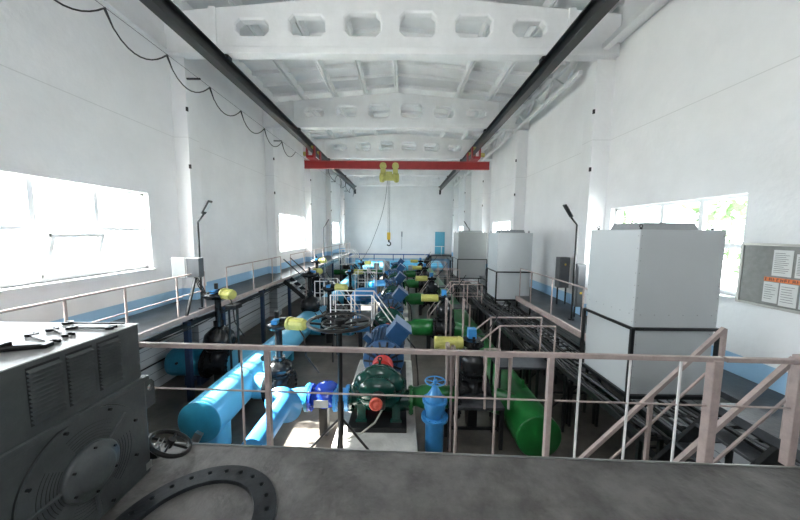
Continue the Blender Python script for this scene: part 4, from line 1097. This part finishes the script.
# big flange ring on the platform
n = 72; ro, ri = .57, .41
v_, f_ = filled([(ro*cos(2*PI*i/n), ro*sin(2*PI*i/n)) for i in range(n)],
    [[(ri*cos(2*PI*i/n), ri*sin(2*PI*i/n)) for i in range(n)]]+[[(.503*cos(2*PI*k/24+.05)+.018*cos(j*PI/6), .503*sin(2*PI*k/24+.05)+.018*sin(j*PI/6)) for j in range(12)] for k in range(24)], .018, .002)
MB().add([(-1.47+p.x, 1.90+p.y, ZP+.019+p.z) for p in v_], f_).build('flange_ring', 'ringsteel', None, 0, 'large dark steel flange ring with bolt holes lying on the concrete platform', 'flange')
# small handwheel and fittings by the motor
t = thing('loose_handwheel', 'small black handwheel leaning beside the corner of the grey motor', 'handwheel', (-2.15, 2.62, ZP))
Rm = Matrix.Translation((-2.15, 2.62, ZP+.12)) @ Matrix.Rotation(.5, 4, 'Y') @ Matrix.Rotation(-.25, 4, 'X')
MB().torus((0, 0, 0), (0, 0, 1), .175, .02, 36, 8).xf(Rm).build('rim', 'tool', t)
mb = MB()
for i in range(4): mb.cyl((0, 0, 0), (.175*cos(i*PI/2+.3), .175*sin(i*PI/2+.3), 0), .011, n=6)
mb.cyl((0, 0, -.03), (0, 0, .04), .035, n=12).xf(Rm).build('spokes', 'tool', t)
t = thing('small_valve', 'small black valve body with steel studs lying against the grey motor', 'valve', (-2.28, 2.55, ZP))
MB().cyl((-2.33, 2.54, ZP+.05), (-2.23, 2.58, ZP+.06), .05, n=14).sph((-2.28, 2.55, ZP+.07), (.05, .05, .06)).build('body', 'tool', t)
for dx in (0, .045): MB().cyl((-2.26+dx, 2.56, ZP+.10), (-2.21+dx, 2.58, ZP+.2), .006, n=6).build('stud', 'steel', t)

# ------------------------------------------------------------------ outdoors, seen through the windows
struct(MB().box(-60, XL-.45, -30, 70, -.3, 0), 'ground', 'grass', 'pale gravel yard outside the left windows', 'ground')
struct(MB().box(XR+.45, 60, -30, 70, -.3, 0), 'ground', 'grass', 'pale gravel yard outside the right windows', 'ground')
def tree(x, y, h, r, lab, seed):
    rnd = random.Random(seed)
    t = thing('tree', lab, 'tree', (x, y, 0), 'trees outside the windows')
    MB().cyl((x, y, 0), (x, y, h*.6), .18, .1, 8).build('trunk', 'bark', t)
    mb = MB()
    for i in range(1000):
        a = rnd.uniform(0, 2*PI); u = rnd.uniform(-1, 1); q = rnd.uniform(.45, 1)**.5*r
        c = Vector((x+q*cos(a)*math.sqrt(1-u*u), y+q*sin(a)*math.sqrt(1-u*u), h*.68+u*q*.9*h/(2.4*r)))
        mb.add([c+Vector([rnd.uniform(-.35, .35) for _ in range(3)]) for _ in range(3)], [(0, 1, 2)])
    mb.build('foliage', 'leaf', t)
for i, (x, y, h, r, lab) in enumerate(((16, 12, 8, 3.8, 'leafy tree outside the near right window'), (25, 19, 10, 4, 'taller leafy tree behind the one outside the right window'),
        (17, 27, 8, 3, 'leafy tree outside the middle of the right wall'), (-36, 12, 8, 3.5, 'leafy tree far outside the near left window'))):
    tree(x, y, h, r, lab, 30+i)

# ------------------------------------------------------------------ light
W = bpy.data.worlds.new('World'); S.world = W; W.use_nodes = True
nt = W.node_tree; bg = nt.nodes['Background']
bg.inputs[0].default_value = (.92, .96, 1, 1)
bg.inputs[1].default_value = 9
def area(name, loc, rot, sx, sy, power, col=(1, 1, 1), portal=False):
    l = bpy.data.lights.new(name, 'AREA'); l.shape = 'RECTANGLE'; l.size = sx; l.size_y = sy; l.energy = power; l.color = col
    if portal: l.cycles.is_portal = True
    o = bpy.data.objects.new(name, l); COL.objects.link(o); o.location = loc; o.rotation_euler = rot
    return o
for h in HL: area('window_portal', (XL-.36, (h[0]+h[1])/2, (h[2]+h[3])/2), (0, -PI/2, 0), h[3]-h[2], h[1]-h[0], 1, portal=True)
for h in HR: area('window_portal', (XR+.36, (h[0]+h[1])/2, (h[2]+h[3])/2), (0, PI/2, 0), h[3]-h[2], h[1]-h[0], 1, portal=True)
area('window_portal', (-.5, YB-.31, 8.4), (PI/2, 0, 0), 3.8, 1.2, 1, portal=True)  # portal for the added opening in the unseen rear wall
sun = bpy.data.lights.new('sun', 'SUN'); sun.energy = 40; sun.angle = .02; sun.color = (1, .96, .9)
so = bpy.data.objects.new('sun', sun); COL.objects.link(so)
so.rotation_euler = Vector((-.78, .05, .64)).to_track_quat('Z', 'Y').to_euler(); so.location = (-20, 5, 20)

# ------------------------------------------------------------------ camera
cam = bpy.data.cameras.new('camera'); co = bpy.data.objects.new('camera', cam); COL.objects.link(co)
cam.sensor_width = 36; cam.lens = 13.5; cam.clip_start = .05; cam.clip_end = 300
p, r_, yw = math.radians(5.25), math.radians(.5), math.radians(.35)
Rz = Matrix.Rotation(yw, 3, 'Z'); Rx = Matrix.Rotation(PI/2-p, 3, 'X'); Rr = Matrix.Rotation(r_, 3, 'Z')
Mx = (Rz @ Rx @ Rr).to_4x4(); Mx.translation = (0, 0, 4.4)
co.matrix_world = Mx
S.camera = co
vs = S.view_settings; vs.view_transform = 'Standard'; vs.look = 'None'; vs.gamma = 1; vs.use_curve_mapping = False; vs.exposure = 1.25
S.cycles.max_bounces = 10; S.cycles.diffuse_bounces = 6
